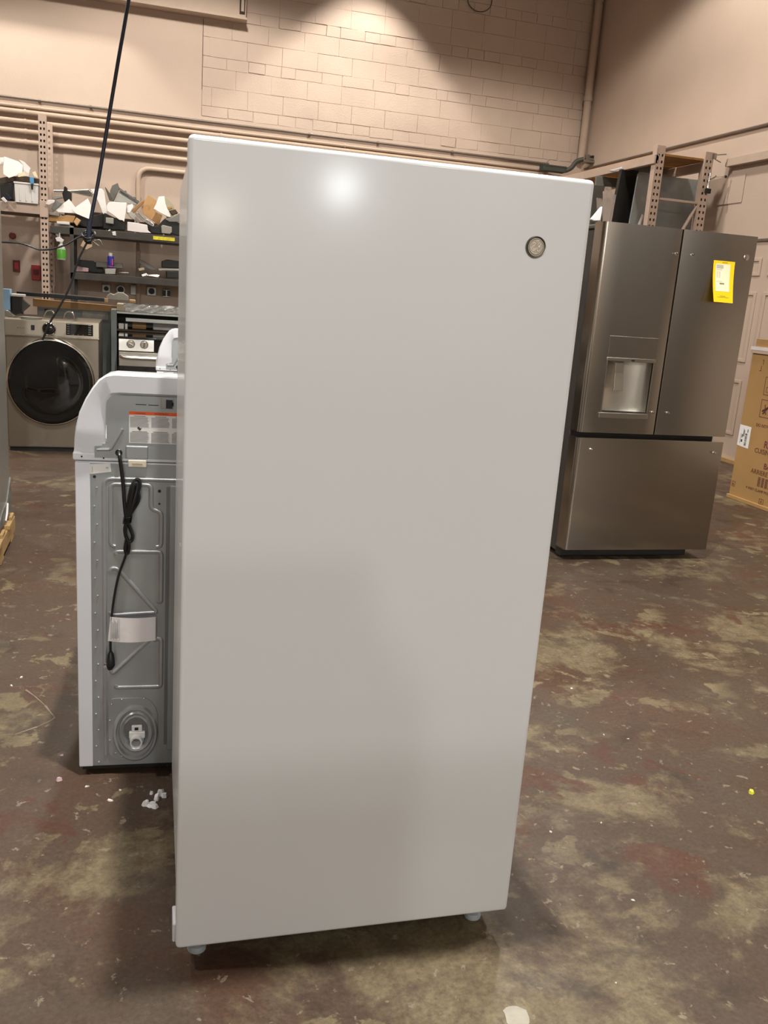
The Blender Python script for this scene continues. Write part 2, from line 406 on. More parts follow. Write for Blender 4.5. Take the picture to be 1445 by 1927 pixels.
tag(MB().tube(smooth_path([(3.93,YB-.02,4.98),(3.96,YB-.03,4.90),(4.05,YB-.03,4.85),(4.16,YB-.03,4.86),(4.24,YB-.03,4.93),(4.25,YB-.02,5.05)],6),.006,6).build('wire_loop','dark_plastic'),'thin dark wire loop hanging high on the back wall','wire')
# right wall: conduit, ledge, cover plate, six panel door
t=thing('conduit','dark thin conduit running along the right wall above the ledge','pipe',(XR-.02,7.95,3.178))
MB().tube([(0,-9,0),(0,3.1,0)],.014,8).build('pipe','pipe_bare',t)
struct(MB().box(XR-.07,XR-.001,-2,7.99,2.85,2.928).build('trim_2','trim_paint',None,bevel=.004))
t=thing('cover_plate','square painted cover plate on the right wall below the ledge','plate',(XR-.008,7.73,2.5))
MB().box(0,.007,0,.42,0,.27).build('plate','wall_paint',t,bevel=.004)
door=struct(MB().box(XR-.012,XR-.001,6.70,7.72,.012,2.125).build('door_1','wall_paint',None))
for (ya,yb) in ((7.27,7.62),(6.82,7.17)):
    for (za,zb) in ((.27,.81),(.985,1.65),(1.80,1.965)):
        MB().ring([(XR-.012,ya,za),(XR-.012,yb,za),(XR-.012,yb,zb),(XR-.012,ya,zb)],[(XR-.012,ya+.035,za+.03),(XR-.012,yb-.035,za+.03),(XR-.012,yb-.035,zb-.03),(XR-.012,ya+.035,zb-.03)],(-.011,0,0)).build('moulding','wall_paint',door,bevel=.003)
struct(MB().box(XR-.03,XR-.001,6.62,7.80,2.118,2.14).build('trim_3','pipe_bare',None))
struct(MB().box(XR-.05,XR-.013,6.6,7.8,.0,.035).build('baseboard_right','wood',None))
# ------------------------------------------------------------------ ceiling lamps
def lamp(x,y,z,w,ang,bl,c,rad,i):
    t=thing('high_bay_lamp','ceiling lamp with a round metal hood, hung in the hall out of view','lamp',(x,y,z),0,'ceiling lamps')
    MB().lathe([(.05,.36),(.09,.35),(.10,.22),(.20,.10),(.25,.02),(.24,.02),(.19,.09),(.09,.20)],n=24).build('hood','hood',t)
    MB().tube([(0,0,.35),(0,0,ZC-z)],.01,6).build('rod','hood',t)
    MB().lathe([(0,.05),(.15,.05)],n=24).build('lens','lamp_lens',t)
    ld=bpy.data.lights.new('lamp_light','SPOT' if ang else 'POINT'); ld.energy=w; ld.color=c
    if ang: ld.spot_size=math.radians(ang); ld.spot_blend=bl
    ld.shadow_soft_size=rad
    lo=bpy.data.objects.new('lamp_light',ld); col.objects.link(lo); lo.parent=t; lo.location=(0,0,-.15 if ang else -.3)
for i,a in enumerate(LAMPS): lamp(*a,i)

# tall dark lockers added out of view, for the stainless doors to mirror
for k in range(4):
    t=thing('added_locker',('added tall dark steel locker out of view, nearest the stainless refrigerator','second added tall dark steel locker along the right wall, out of view','third added tall dark steel locker along the right wall, out of view','furthest added tall dark steel locker along the right wall, out of view')[k],'locker',(4.95,-1.30-.95*k,0),0,'lockers added for the stainless doors to mirror')
    MB().box(0,.70,0,.92,.06,2.45).build('body','dark_steel',t,bevel=.006); MB().box(.03,.67,.03,.89,0,.06).build('plinth','black',t)
    MB().box(-.02,0,.02,.45,.1,2.42).build('door','dark_steel',t,bevel=.004); MB().box(-.02,0,.47,.90,.1,2.42).build('door','dark_steel',t,bevel=.004)
    MB().box(-.04,-.02,.42,.44,1.1,1.25).build('handle','chrome_dull',t)

# ------------------------------------------------------------------ white upright freezer
fz=thing('upright_freezer','tall white upright freezer with a plain door standing in front','freezer',(.0843,1.505,0),-.0236)
MB().box(0,.711,0,.058,.0515,1.5705).build('door','white_enamel',fz,bevel=.009,seg=4)
MB().box(.014,.697,.058,.072,.066,1.555).build('door_gasket','gasket',fz)
MB().box(.005,.706,.072,.70,.048,1.555).build('body','white_enamel',fz,bevel=.006,seg=2)
MB().box(.60,.70,.062,.16,1.553,1.574).build('hinge_cover','white_enamel',fz,bevel=.008,seg=3)
MB().box(-.006,.05,.018,.075,.055,.098).build('hinge_bracket','white_gloss',fz,bevel=.003)
for i,(x,y) in enumerate(((.045,.06),(.655,.06),(.045,.62),(.655,.62))):
    MB().lathe([(0,0),(.019,0),(.02,.004),(.017,.012),(.011,.014),(.011,.06)],(x,y,0),n=16).build('levelling_foot','foot_grey',fz)
MB().box(.08,.63,.13,.15,.012,.05).build('toe_plate','black',fz)
for z in (.25,.86,1.24): MB().lathe([(0,-.006),(.005,-.005),(.006,0)],(.004,.12,z),n=10).build('side_screw','white_gloss',fz)
bd=MB().lathe([(0,-.0035),(.0165,-.0035)],(.608,0,1.447),'Y',32).build('badge','badge_silver',fz)
bd['label']='round silver badge with a scripted monogram'
MB().lathe([(.0155,-.003),(.0162,-.0055),(.0178,-.006),(.0188,-.004),(.0190,0)],(.608,0,1.447),'Y',36).build('rim','badge_dark',bd)
MB().tube([(.608+.0135*math.cos(a),-.0037,1.447+.0135*math.sin(a)) for a in [2*PI*k/32 for k in range(32)]],.0006,5,True).build('inner_ring','badge_dark',bd)
def curl(pts): return smooth_path([(.608+x*.0011,-.0038,1.447+z*.0011) for x,z in pts],5)
mg=MB()
mg.tube(curl([(-7,5),(-5,7),(-3,5),(-5,2),(-8,0),(-8,-4),(-5,-6),(-2,-4),(0,0),(1,3)]),.0007,5)
mg.tube(curl([(-3,-1),(-5,-2),(-5,-4),(-3,-3),(0,-2)]),.0006,5)
mg.tube(curl([(0,0),(2,5),(5,7),(7,5),(5,3),(3,2),(6,1),(3,0),(1,-3),(3,-6),(6,-5),(8,-2)]),.0007,5)
mg.tube(curl([(-10,3),(-11,0),(-9,-6),(-4,-10),(2,-10)]),.0005,5)
mg.tube(curl([(10,-3),(11,1),(9,6),(4,10),(-2,10)]),.0005,5)
mg.build('monogram','stainless_edge',bd)

# ------------------------------------------------------------------ french door refrigerator
fr=thing('french_door_refrigerator','dark stainless french door refrigerator with water dispenser and bottom drawer','refrigerator',(2.2888,4.1419,0),-.022)
MB().box(.006,.90,.115,.80,.03,1.765).build('case','fridge_side',fr,bevel=.006)
MB().box(.02,.897,.10,.115,.05,1.76).build('door_gasket','black',fr)
MB().box(.008,.81,.06,.12,.012,.062).build('toe_grille','black',fr,bevel=.005)
for x in (.06,.84):
    MB().lathe([(0,0),(.02,0),(.02,.01),(.012,.012),(.012,.04)],(x,.2,0),n=12).build('levelling_foot','black',fr)
    MB().lathe([(0,0),(.02,0),(.02,.01),(.012,.012),(.012,.04)],(x,.7,0),n=12).build('levelling_foot','black',fr)
def prof(x0,x1,r,rl=None):     # rounded vertical edges of a door front
    rl=rl or r; xs=[];ys=[]
    for k in range(6):
        a=PI/2*k/5; xs.append(x0+rl*(1-math.cos(a))); ys.append(rl*(1-math.sin(a)))
    for k in range(5,-1,-1):
        a=PI/2*k/5; xs.append(x1-r*(1-math.cos(a))); ys.append(r*(1-math.sin(a)))
    return xs,ys
# left door with the dispenser opening
xs,ys=prof(0,.4515,.005,.022)
cx0,cx1,cz0,cz1=.118,.388,.838,1.112
xs2=xs[:6]+[cx0,cx1]+xs[6:]; ys2=ys[:6]+[0,0]+ys[6:]
ld=MB().grid(xs2,ys2,[.722,.7245,cz0,cz1,1.7945,1.797],.10,skip={(6,2)}).build('left_door','stainless',fr,angle=30)
cav=MB()
n=32; pf=[]
for k in range(n+1):
    a=PI*k/n; pf.append(((cx0+cx1)/2-(cx1-cx0)/2*math.cos(a), .012+.07*math.sin(a)**.6))
for k in range(n):
    (xa,ya),(xb,yb)=pf[k],pf[k+1]
    cav.add([(xa,ya,cz0),(xb,yb,cz0),(xb,yb,cz1),(xa,ya,cz1)],[(0,1,2,3)])
cav.add([(x,y,cz0+.004) for x,y in pf]+[(cx1,.0,cz0+.004),(cx0,.0,cz0+.004)],[tuple(range(n+3))])
cv=cav.build('dispenser_cavity','stainless_light',ld)
fm=MB().ring([(cx0-.006,-.003,cz0-.002),(cx1+.006,-.003,cz0-.002),(cx1+.006,-.003,cz1+.004),(cx0-.006,-.003,cz1+.004)],[(cx0,-.003,cz0),(cx1,-.003,cz0),(cx1,-.003,cz1),(cx0,-.003,cz1)],(0,.014,0)).build('cavity_frame','stainless_edge',ld)
dp=MB().box(.111,.400,-.004,.003,1.124,1.236).build('control_panel','stainless',ld,bevel=.002)
MB().box(.108,.397,-.008,.012,1.106,1.124).build('control_lip','stainless_edge',ld,bevel=.002)
MB().box(.252,.270,-.010,-.006,1.108,1.118).build('sensor','black',ld)
MB().box(.100,.393,-.012,.06,.804,.833).build('drip_tray','stainless_edge',ld,bevel=.003)
MB().prism([(.186,.05,1.108),(.236,.05,1.108),(.239,.03,.948),(.184,.03,.948)],(0,-.012,0)).build('paddle','dryer_metal',ld,bevel=.002)
xs,ys=prof(.4565,.906,.004,.005)
rd=MB().grid(xs,ys,[.722,1.797],.10).build('right_door','stainless',fr,angle=30)
MB().box(.4575,.4600,-.0008,.09,.724,1.795).build('edge_trim','stainless_edge',rd)
xs,ys=prof(.0,.903,.004,.022)
dw=MB().grid(xs,ys,[.064,.692],.10).build('freezer_drawer','stainless',fr,angle=30)
MB().box(.0,.90,-.0006,.09,.690,.6925).build('edge_trim','stainless_edge',dw)
for par,(x,z) in ((ld,(.468-.04,1.674)),(rd,(.522,1.675)),(ld,(.452-.03,.845)),(rd,(.516,.845)),(dw,(.084,.631)),(dw,(.846,.632))):
    MB().lathe([(0,-.02),(.004,-.02),(.005,-.018),(.005,-.004),(.008,-.003),(.008,0)],(x,0,z),'Y',12).build('handle_stud','chrome',par)
bg=MB().lathe([(0,-.003),(.013,-.003),(.016,-.002),(.016,0)],(.853,0,1.688),'Y',24).build('badge','stainless_edge',rd)
MB().box(.0,.09,.105,.20,1.766,1.79).build('hinge_cover','dark_plastic',fr,bevel=.008)
MB().box(.81,.90,.105,.20,1.766,1.79).build('hinge_cover','dark_plastic',fr,bevel=.008)
# yellow energy tag, taped at its top and curling away from the door
tg=thing('yellow_tag','yellow paper tag with white window label taped to the refrigerator door','tag',(2.2888,4.1419,0),-.022)
def tagpt(u,v,d=0.):      # u 0..1 across, v 0..1 downwards
    x=.658+.130*u; z=1.659-.213*v; y=-.002-.055*(v**1.6)*(1-.35*u)
    return (x,y-d,z)
sh=MB(); NV=10
sh.add([tagpt(u,v/NV) for v in range(NV+1) for u in (0,.5,1)]+[tagpt(u,v/NV,-.0008) for v in range(NV+1) for u in (0,.5,1)],
       [(r*3+c,r*3+c+1,r*3+c+4,r*3+c+3) for r in range(NV) for c in range(2)]+[(33+r*3+c,33+r*3+c+3,33+r*3+c+4,33+r*3+c+1) for r in range(NV) for c in range(2)])
sh.build('sheet','yellow',tg)
def tagpatch(name,u0,u1,v0,v1,m,d,parent,mb=None):
    q=mb or MB(); n=4
    q.add([tagpt(u,v0+(v1-v0)*k/n,d) for k in range(n+1) for u in (u0,u1)],[(2*k,2*k+1,2*k+3,2*k+2) for k in range(n)])
    return q if mb is not None else q.build(name,m,parent)
wl=tagpatch('white_window',.11,.80,.075,.735,'cream',.0006,tg)
pq=MB()
rt_=random.Random(3)
for k in range(6): tagpatch('',.15,.15+rt_.uniform(.30,.36),.10+.016*k,.109+.016*k,'',.001,None,pq)
tagpatch('',.16,.42,.212,.222,'',.001,None,pq)
for k in range(7): tagpatch('',.17,.24,.26+.022*k,.267+.022*k,'',.001,None,pq); tagpatch('',.28,.35,.26+.022*k,.267+.022*k,'',.001,None,pq)
tagpatch('',.15,.45,.495,.502,'',.001,None,pq)
pq.build('fine_print','ink_grey',wl)['kind']='stuff'
bq=MB()
for k in range(5): tagpatch('',.33+.045*k,.362+.045*k,.53,.565,'',.0012,None,bq)
bq.build('number_print','ink',wl)
mqq=MB(); tagpatch('',.33,.62,.845,.853,'',.0006,None,mqq); tagpatch('',.2,.78,.872,.879,'',.0006,None,mqq); tagpatch('',.4,.66,.035,.045,'',.0006,None,mqq)
mqq.build('footer_print','brown_dark',tg)

# ------------------------------------------------------------------ washer seen from behind
W=.686
def make_washer():
    w=thing('washing_machine','white washing machine turned back to front with grey rear panel and bundled cord','washing machine',(-.1395,2.283,0),-.07,'white washers standing back to front')
    cb=MB().box(0,W,.004,.655,.026,.886).box(0,.037,0,.02,.026,.884).box(W-.037,W,0,.02,.026,.884).build('cabinet','white_cabinet',w,bevel=.003)
    MB().box(.008,W-.008,.012,.64,.012,.027).build('base_pan','black',w)
    for x in (.05,W-.05):
        for y in (.06,.6): MB().lathe([(0,0),(.022,0),(.022,.01),(.01,.012)],(x,y,0),n=12).build('foot','black_rubber',w)
    rp=MB().box(.037,W-.037,.0012,.006,.028,.882).build('rear_panel','galvanised',w)
    def rib(path,r=.0065,closed=False,sy=.38,m='galvanised_rib',y=.0015,k=1):
        r=max(r,.0068)
        MB().tube([(x,y,z) for x,z in path],r,8,closed,sy).build('pressed_rib',m,rp)
    def rr(pts,rad=.012,closed=True,n=4):     # polyline with rounded corners
        P=[Vector((x,0,z)) for x,z in pts]; N=len(P); out=[]
        for i,p in enumerate(P):
            if not closed and i in (0,N-1): out.append((p.x,p.z)); continue
            a=P[i-1]; b=P[(i+1)%N]; r=min(rad,(a-p).length*.45,(b-p).length*.45)
            s=p+(a-p).normalized()*r; e=p+(b-p).normalized()*r
            for k in range(n+1):
                t=k/n; q=(1-t)**2*s+2*t*(1-t)*p+t*t*e; out.append((q.x,q.z))
        return out
    rib(rr([(.070,.06),(.070,.843),(W-.070,.843),(W-.070,.06)],.02,False),.0055)
    rib(rr([(.086,.662),(.086,.829),(.187,.829),(.187,.764),(.213,.757),(.213,.662)],.012))
    rib(rr([(.094,.648),(.214,.648),(.214,.503)],.011))
    rib(rr([(.085,.602),(.102,.602),(.205,.478),(.085,.47)],.01,True),.004)
    rib(rr([(.087,.40),(.087,.300),(.185,.40)],.01,False),.0045)
    rib(rr([(.094,.261),(.216,.261),(.216,.402),(.20,.402)],.010),.0045)
    for s in (0,1):
        X=(lambda x: x) if not s else (lambda x: W-x)
        MB().box(min(X(.2255),X(.234)),max(X(.2255),X(.234)),.0002,.0014,.085,.825).build('vertical_groove','groove',rp)
    MB().box(.234,W-.234,-.004,.002,.07,.83).build('centre_panel','galvanised',rp,bevel=.004)
    for (x,z,r) in ((.208,.813,.0042),(.208,.779,.0028),(.047,.847,.004)):
        MB().lathe([(0,.0003),(r,.0003),(r,.0012)],(x,0,z),'Y',14).build('hole','black',rp)
    for i in range(17):
        MB().lathe([(0,-.0022),(.0022,-.0012),(.003,.0012)],(.046 if i%2 else .0525,0,.818-.0487*i),'Y',10).build('dimple','galvanised_rib',rp)
    # pump cover
    pc=MB().prism([(x,-.0016,z) for x,z in rr([(.078,.06),(.078,.231),(.182,.231),(.208,.195),(.212,.09),(.18,.042),(.1,.042)],.02)],(0,.0035,0)).build('pump_cover','galvanised',w,bevel=.0012)
    MB().lathe([(.049,-.0016),(.052,-.0075),(.0565,-.0075),(.061,-.0016)],(.1495,0,.125),'Y',36,1.,1.42).build('oval_bead','galvanised_rib',pc)
    MB().lathe([(.029,-.0018),(.034,-.009),(.042,-.011),(.048,-.0016)],(.1515,0,.131),'Y',36,1.,1.36).build('collar','galvanised_rib',pc)
    MB().lathe([(0,-.0022),(.034,-.0022)],(.1515,0,.131),'Y',30,1.,1.36).build('recess','groove',pc)
    ot=MB().lathe([(.012,-.002),(.0125,-.032),(.0165,-.032),(.0170,-.014),(.019,-.012),(.019,-.003)],(.1535,0,.111),'Y',20).build('drain_outlet','white_plastic',pc)
    MB().box(.1335,.176,-.016,-.002,.116,.134).box(.140,.168,-.012,-.002,.134,.152).build('outlet_bracket','white_plastic',ot,bevel=.002)
    MB().box(.148,.158,-.0135,-.0115,.139,.147).build('socket','black',ot)
    for x,z in ((.087,.213),(.114,.227),(.172,.228),(.0815,.165),(.0815,.105),(.097,.065),(.114,.055),(.175,.053)):
        MB().lathe([(0,-.004),(.0025,-.003),(.003,-.0016)],(x,0,z),'Y',8).build('screw','galvanised_rib',pc)
    # top and console
    MB().box(-.005,W+.005,-.002,.66,.8885,.910).build('top_lid','white_gloss',w,bevel=.005,seg=3)
    MB().box(.09,W-.09,.235,.63,.905,.922).build('lid','white_gloss',w,bevel=.006,seg=3)
    half=[(-.0045,.905),(-.002,.915),(.001,.950),(.004,.975),(.013,1.012),(.028,1.046),(.045,1.075),(.060,1.095),(.075,1.106),(.094,1.110)]
    out=half+[(W-x,z) for x,z in reversed(half)]
    ih=[(.052,.905),(.052,.915),(.054,.950),(.056,.975),(.060,1.012),(.064,1.035),(.070,1.048),(.080,1.058),(.092,1.064),(.110,1.066)]
    inn=ih+[(W-x,z) for x,z in reversed(ih)]
    jh=[(.074,.905),(.074,.915),(.075,.950),(.076,.975),(.077,1.012),(.079,1.030),(.083,1.042),(.090,1.050),(.100,1.056),(.115,1.059)]
    jn=jh+[(W-x,z) for x,z in reversed(jh)]
    cs=MB(); N=len(out); cx,cz=W/2,.9
    loops=[]
    sc=lambda pts,y,s: [(cx+(x-cx)*s,y,cz+(z-cz)*s) for x,z in pts]
    yr=lambda z,d: -d*max(0.,min(1.,(z-.917)/.03))
    vr=lambda pts,y,d,s: [(cx+(x-cx)*s,y+yr(z,d),cz+(z-cz)*s) for x,z in pts]
    loops=[vr(jn,.004,.002,1),vr(inn,.003,.016,1),vr(out,.003,.018,.988),vr(out,.006,.010,1.0),sc(out,.11,.99),sc(out,.16,.93),[(x,.21,max(.905,.9+(z-.9)*.25)) for x,z in out]]
    for Lp in loops: cs.v+=Lp
    for a in range(len(loops)-1):
        for i in range(N-1): cs.f.append((a*N+i,a*N+i+1,(a+1)*N+i+1,(a+1)*N+i))
    co=cs.build('console','white_gloss',w,angle=50)
    MB().prism([(x,.0015,z) for x,z in [(.048,.897),(W-.048,.897),(W-.048,.932),(W-.077,.934),(W-.077,1.052),(W-.1,1.058),(.1,1.058),(.077,1.052),(.077,.934),(.048,.932)]],(0,.004,0)).build('console_panel','galvanised',co).location.y=-.004
    MB().tube([(x,-.004,z) for x,z in rr([(.054,.9185),(.087,.9195),(.116,.973)],.006,False)],.0042,8,False,.9).build('pressed_rib','galvanised_rib',co)
    MB().box(.124,.179,-.007,.002,.897,.931).build('raised_pad','galvanised',co,bevel=.003)
    MB().box(.130,.1755,-.010,.001,.876,.895).build('clip','clip_cream',co,bevel=.0025)
    MB().box(.140,.166,-.0112,-.009,.884,.887).build('clip_groove','wood_pale',co)
    MB().box(.148,.174,.0008,.002,1.0355,1.0375).build('slot','black',co).location.y=-.004; MB().box(.179,.204,.0008,.002,1.0355,1.0375).build('slot','black',co).location.y=-.004
    fp=MB().box(.210,.241,-.0005,.0016,1.029,1.054).build('socket_plate','fridge_silver',co,bevel=.001)
    MB().box(.2225,.238,-.009,-.0002,1.031,1.0525).box(.238,.2405,-.007,-.0002,1.037,1.046).build('socket','black',fp,bevel=.001)
    for x,z in ((.017,.899),(.070,.8965)): MB().lathe([(0,-.0035),(.0022,-.0035),(.0022,-.002)],(x,0,z),'Y',10).build('screw_hole','black',co)
    MB().lathe([(0,-.0042),(.0075,-.0042),(.009,-.0025)],(.107,0,.9115),'Y',14).build('grommet','black_rubber',co)
    # warning label
    lb=MB().box(.132,.285,.0007,.0016,.938,1.019).build('warning_label','print_paper',co)
    MB().box(.132,.285,.0001,.0008,1.0105,1.019).build('orange_header','orange',lb)
    text('header_text','WARNING',.0052,'ink',lb,(.147,.0000,1.0130),(1,0,0),(0,0,1),.0002)
    text('header_text','ADVERTENCIA',.0052,'ink',lb,(.194,.0000,1.0130),(1,0,0),(0,0,1),.0002)
    fine=MB(); bold=MB(); rr_=random.Random(5)
    for c0,c1 in ((.1335,.1825),(.1855,.2335),(.2365,.283)):
        bold.box(c0+.010,c1-.010,.0002,.0008,1.0066,1.0076)
        bold.box(c0+.006,c1-.006,.0002,.0008,.9672,.9684)
        z=1.0048
        while z>.9805: fine.box(c0+.001,c1-rr_.uniform(.001,.006),.0003,.0008,z-.0008,z); z-=.0015
        z=.9655
        while z>.9415: fine.box(c0+.001,c1-rr_.uniform(.001,.006),.0003,.0008,z-.0008,z); z-=.0015
    fine.build('fine_print','ink_grey',lb)['kind']='stuff'
    bold.build('bold_print','ink',lb)['kind']='stuff'
    MB().prism([(x,.0003,z) for x,z in ((.152,.977),(.158,.970),(.161,.973),(.163,.978),(.160,.976),(.155,.981))],(0,.0004,0)).build('hand_symbol','ink',lb)
    lb.location.y=-.004; fp.location.y=-.004
    # small parts sticker
    st=MB().prism([(x,.0004,z) for x,z in ((.036,.8535),(.088,.861),(.086,.883),(.034,.879))],(0,.0006,0)).build('parts_sticker','print_paper',rp)
    MB().box(.0415,.0425,.0001,.0004,.859,.874).box(.0748,.081,.0001,.0004,.8715,.8727).box(.0748,.081,.0001,.0004,.8695,.8705).build('sticker_print','ink_grey',st)
    # cord
    y=-.014
    cd=MB().tube(smooth_path([(.107,-.003,.912),(.110,-.014,.902),(.1135,y,.876),(.1185,y,.83),(.121,y,.79),(.1245,y,.752),(.1275,y,.735)],6),.0048,8).build('power_cord','black_rubber',w)
    lp=[[(.1255,y,.735),(.131,y-.002,.78),(.139,y-.003,.825),(.149,y,.843),(.156,y,.845),(.159,y,.832),(.155,y,.812),(.147,y,.785),(.136,y,.75),(.130,y,.73)],
        [(.1285,y-.008,.735),(.137,y-.009,.785),(.145,y-.009,.828),(.152,y-.007,.838),(.154,y-.008,.825),(.146,y-.01,.79),(.135,y-.008,.75)],
        [(.130,y,.742),(.143,y,.765),(.154,y,.785),(.1575,y,.80),(.1535,y,.818),(.146,y,.83)],
        [(.1275,y,.735),(.136,y,.715),(.142,y,.694),(.138,y,.681),(.130,y,.684),(.124,y,.70),(.1225,y,.715),(.127,y,.735)],
        [(.127,y-.007,.735),(.124,y-.008,.705),(.130,y-.008,.685),(.1335,y-.006,.67),(.131,y-.004,.652),(.126,y-.004,.650),(.124,y-.006,.665),(.128,y-.006,.69)]]
    bm_=MB()
    for q in lp: bm_.tube(smooth_path(q,5),.0046,8)
    bm_.build('cord_loops','black_rubber',cd)
    ti=MB()
    for k in range(5): ti.tube([(.1285+.0105*math.cos(a)+.0015*k*.3,y-.004+.0125*math.sin(a),.733+.0035*k+.002*math.cos(a)) for a in [2*PI*j/14 for j in range(14)]],.0016,6,True)
    ti.build('wire_tie','black_gloss',cd)
    MB().tube(smooth_path([(.127,y,.652),(.121,y,.63),(.110,y,.598),(.102,y,.565),(.096,y,.53),(.092,y,.50),(.089,y-.004,.47),(.0865,y-.004,.42),(.086,y-.004,.36)],5),.0032,8).build('cord_tail','black_rubber',cd)
    pg=MB().tube([(.086,y-.002,.374),(.0865,y-.002,.366),(.087,y-.004,.352),(.087,y-.005,.338),(.083,y-.005,.330),(.079,y-.005,.328)],[.005,.0085,.0105,.0115,.010,.007],10).build('plug','black_rubber',cd)
    MB().box(.068,.078,y-.008,y-.006,.331,.336).box(.069,.079,y,y+.002,.334,.339).build('prong','chrome',pg)
    dc=MB(); NN=10
    pts=[]
    for k in range(NN+1):
        u=k/NN; x=.083+.119*u; pts.append((x,-.020-.010*math.sin(u*PI)+.006*u,u))
    top=[(x+.003*(1-u),yy,.4745-.003*u) for x,yy,u in pts]; bot=[(x-.003*(1-u),yy-.003,.4075-.006*u+.004*u*u) for x,yy,u in pts]
    dc.add(top+bot+[(a,b+.0007,c) for a,b,c in top+bot],[(i,i+1,NN+2+i,NN+1+i) for i in range(NN)]+[(2*NN+2+i,3*NN+3+i,3*NN+4+i,2*NN+3+i) for i in range(NN)])
    ds=dc.build('cord_leaflet','paper',cd)
    pr_=MB().box(.0845,.1105,-.0305,-.0298,.472,.4728).box(.082,.109,-.0312,-.0305,.4105,.4113).box(.1100,.1107,-.0310,-.0302,.4105,.4728)
    for k in range(9): pr_.box(.0865+.0024*k,.0876+.0024*k,-.0312,-.0300,.414+.002*(k%3),.470-.003*(k%4))
    pr_.build('leaflet_print','ink_grey',ds)
    return w
washer=make_washer()
w2=copy_tree(washer); w2.location=(.122,4.75,0); w2.rotation_euler.z=-.03
w2['label']='second white washer further back, only its console showing beside the freezer edge'

# ------------------------------------------------------------------ graphite dryer
dr=thing('clothes_dryer','graphite front loading dryer with round black glass door','dryer',(-.915,7.1,0),-.0)
MB().box(0,.672,.012,.75,.03,.985).build('body','dryer_metal',dr,bevel=.012,seg=3)
MB().box(.01,.662,.03,.74,.0,.03).build('base','black',dr)
MB().prism([(0,.0,.885),(0,.03,.885),(0,.06,1.0),(0,.012,1.0)],(.672,0,0)).build('control_panel','dryer_metal',dr,bevel=.006)
MB().box(.0,.672,-.004,.02,.878,.888).build('panel_seam','stainless_edge',dr,bevel=.002)
MB().box(0.0,.672,.02,.75,.99,1.004).build('top_plate','dryer_metal',dr,bevel=.004)
dsp=MB().prism([(.432,-.0015,.903),(.626,-.0015,.903),(.626,.0075,.986),(.432,.0075,.986)],(0,.004,0)).build('display','black_gloss',dr)
ic=MB()
for k in range(5):
    z=.915+.016*k; y=-.0030+(.009/.083)*(z-.903)
    ic.box(.592,.612,y,y+.001,z,z+.004); ic.box(.440,.456,y,y+.001,z,z+.003)
for k in range(3): ic.box(.48+.035*k,.488+.035*k,-.0030,-.0015,.906,.909)
ic.build('display_icons','ink_grey',dsp)
MB().box(.185,.210,.0,.012,.925,.962).build('badge','black',dr)
bm_=MB()
for k in range(4): bm_.box(.09+.014*k,.10+.014*k,.003,.014,.935,.942)
bm_.build('brand_mark','stainless_edge',dr)
kn=MB().lathe([(0,-.05),(.038,-.05),(.043,-.046),(.047,-.01),(.049,.01)],(.315,0,.943),'Y',28).build('knob','black_gloss',dr)
MB().lathe([(.042,-.046),(.048,-.040),(.050,-.02),(.050,.0),(.047,.0)],(.315,0,.943),'Y',28).build('knob_ring','chrome',kn)
do=MB().lathe([(0,-.055),(.10,-.054),(.18,-.048),(.235,-.040),(.262,-.045),(.285,-.045),(.305,-.03),(.312,.0),(.312,.012)],(.321,0,.541),'Y',48,1.,1.045).build('door','black_gloss',dr,angle=30)
MB().lathe([(.303,-.036),(.309,-.034),(.318,-.012),(.320,.012),(.311,.012)],(.321,0,.541),'Y',48,1.,1.045).build('door_ring','stainless_edge',do)
# things on the dryer
t=thing('wire_rack','chrome oven rack lying on top of the dryer','rack',(-.85,7.2,1.006))
for k in range(8): MB().tube([(0,.05*k,.01),(.42,.05*k,.01)],.004,6).build('bar','chrome',t)
for x in (.0,.42): MB().tube([(x,0,.012),(x,.35,.012)],.006,6).build('side_bar','chrome',t)
for x in (.20,.34): MB().tube(smooth_path([(x,.02,.012),(x+.01,.02,.045),(x+.03,.02,.065),(x+.06,.02,.065),(x+.075,.02,.04),(x+.08,.02,.012)],4),.007,6).build('handle_loop','chrome',t)
t=tag(MB().lathe([(0,0),(.07,0),(.085,.012),(.088,.014),(.08,.012),(.066,.004),(0,.004)],(-.73,7.15,1.005),n=28,sz=.4).build('oval_dish','grey_plastic'),'shallow grey oval dish on the front of the dryer top','dish')
t=thing('folded_foil_tray','crushed silver tray at the left end of the dryer top','tray',(-.93,7.25,1.006))
MB().prism([(0,0,0),(.09,0,0),(.06,0,.02),(.03,0,.045),(0,0,.05)],(0,.1,0)).build('tray','chrome',t,bevel=.004)
t=thing('light_blue_box','light blue carton standing on the dryer beside the left refrigerator','box',(-.985,7.6,1.005))
MB().box(0,.055,0,.12,0,.195).build('carton','light_blue',t,bevel=.003); MB().box(-.001,.056,-.002,.122,.17,.198).build('lid','light_blue',t,bevel=.002)
t=thing('coffee_maker','black countertop appliance with white top on the dryer','appliance',(-.922,7.60,1.005))
MB().box(0,.075,0,.14,0,.15).build('body','black',t,bevel=.008); MB().box(.0,.10,-.005,.1,.145,.165).build('top','white_plastic',t,bevel=.004)
MB().prism([(.07,.02,.02),(.13,.02,.075),(.13,.02,.085),(.075,.02,.13)],(0,.09,0)).build('side_flap','dark_plastic',t)
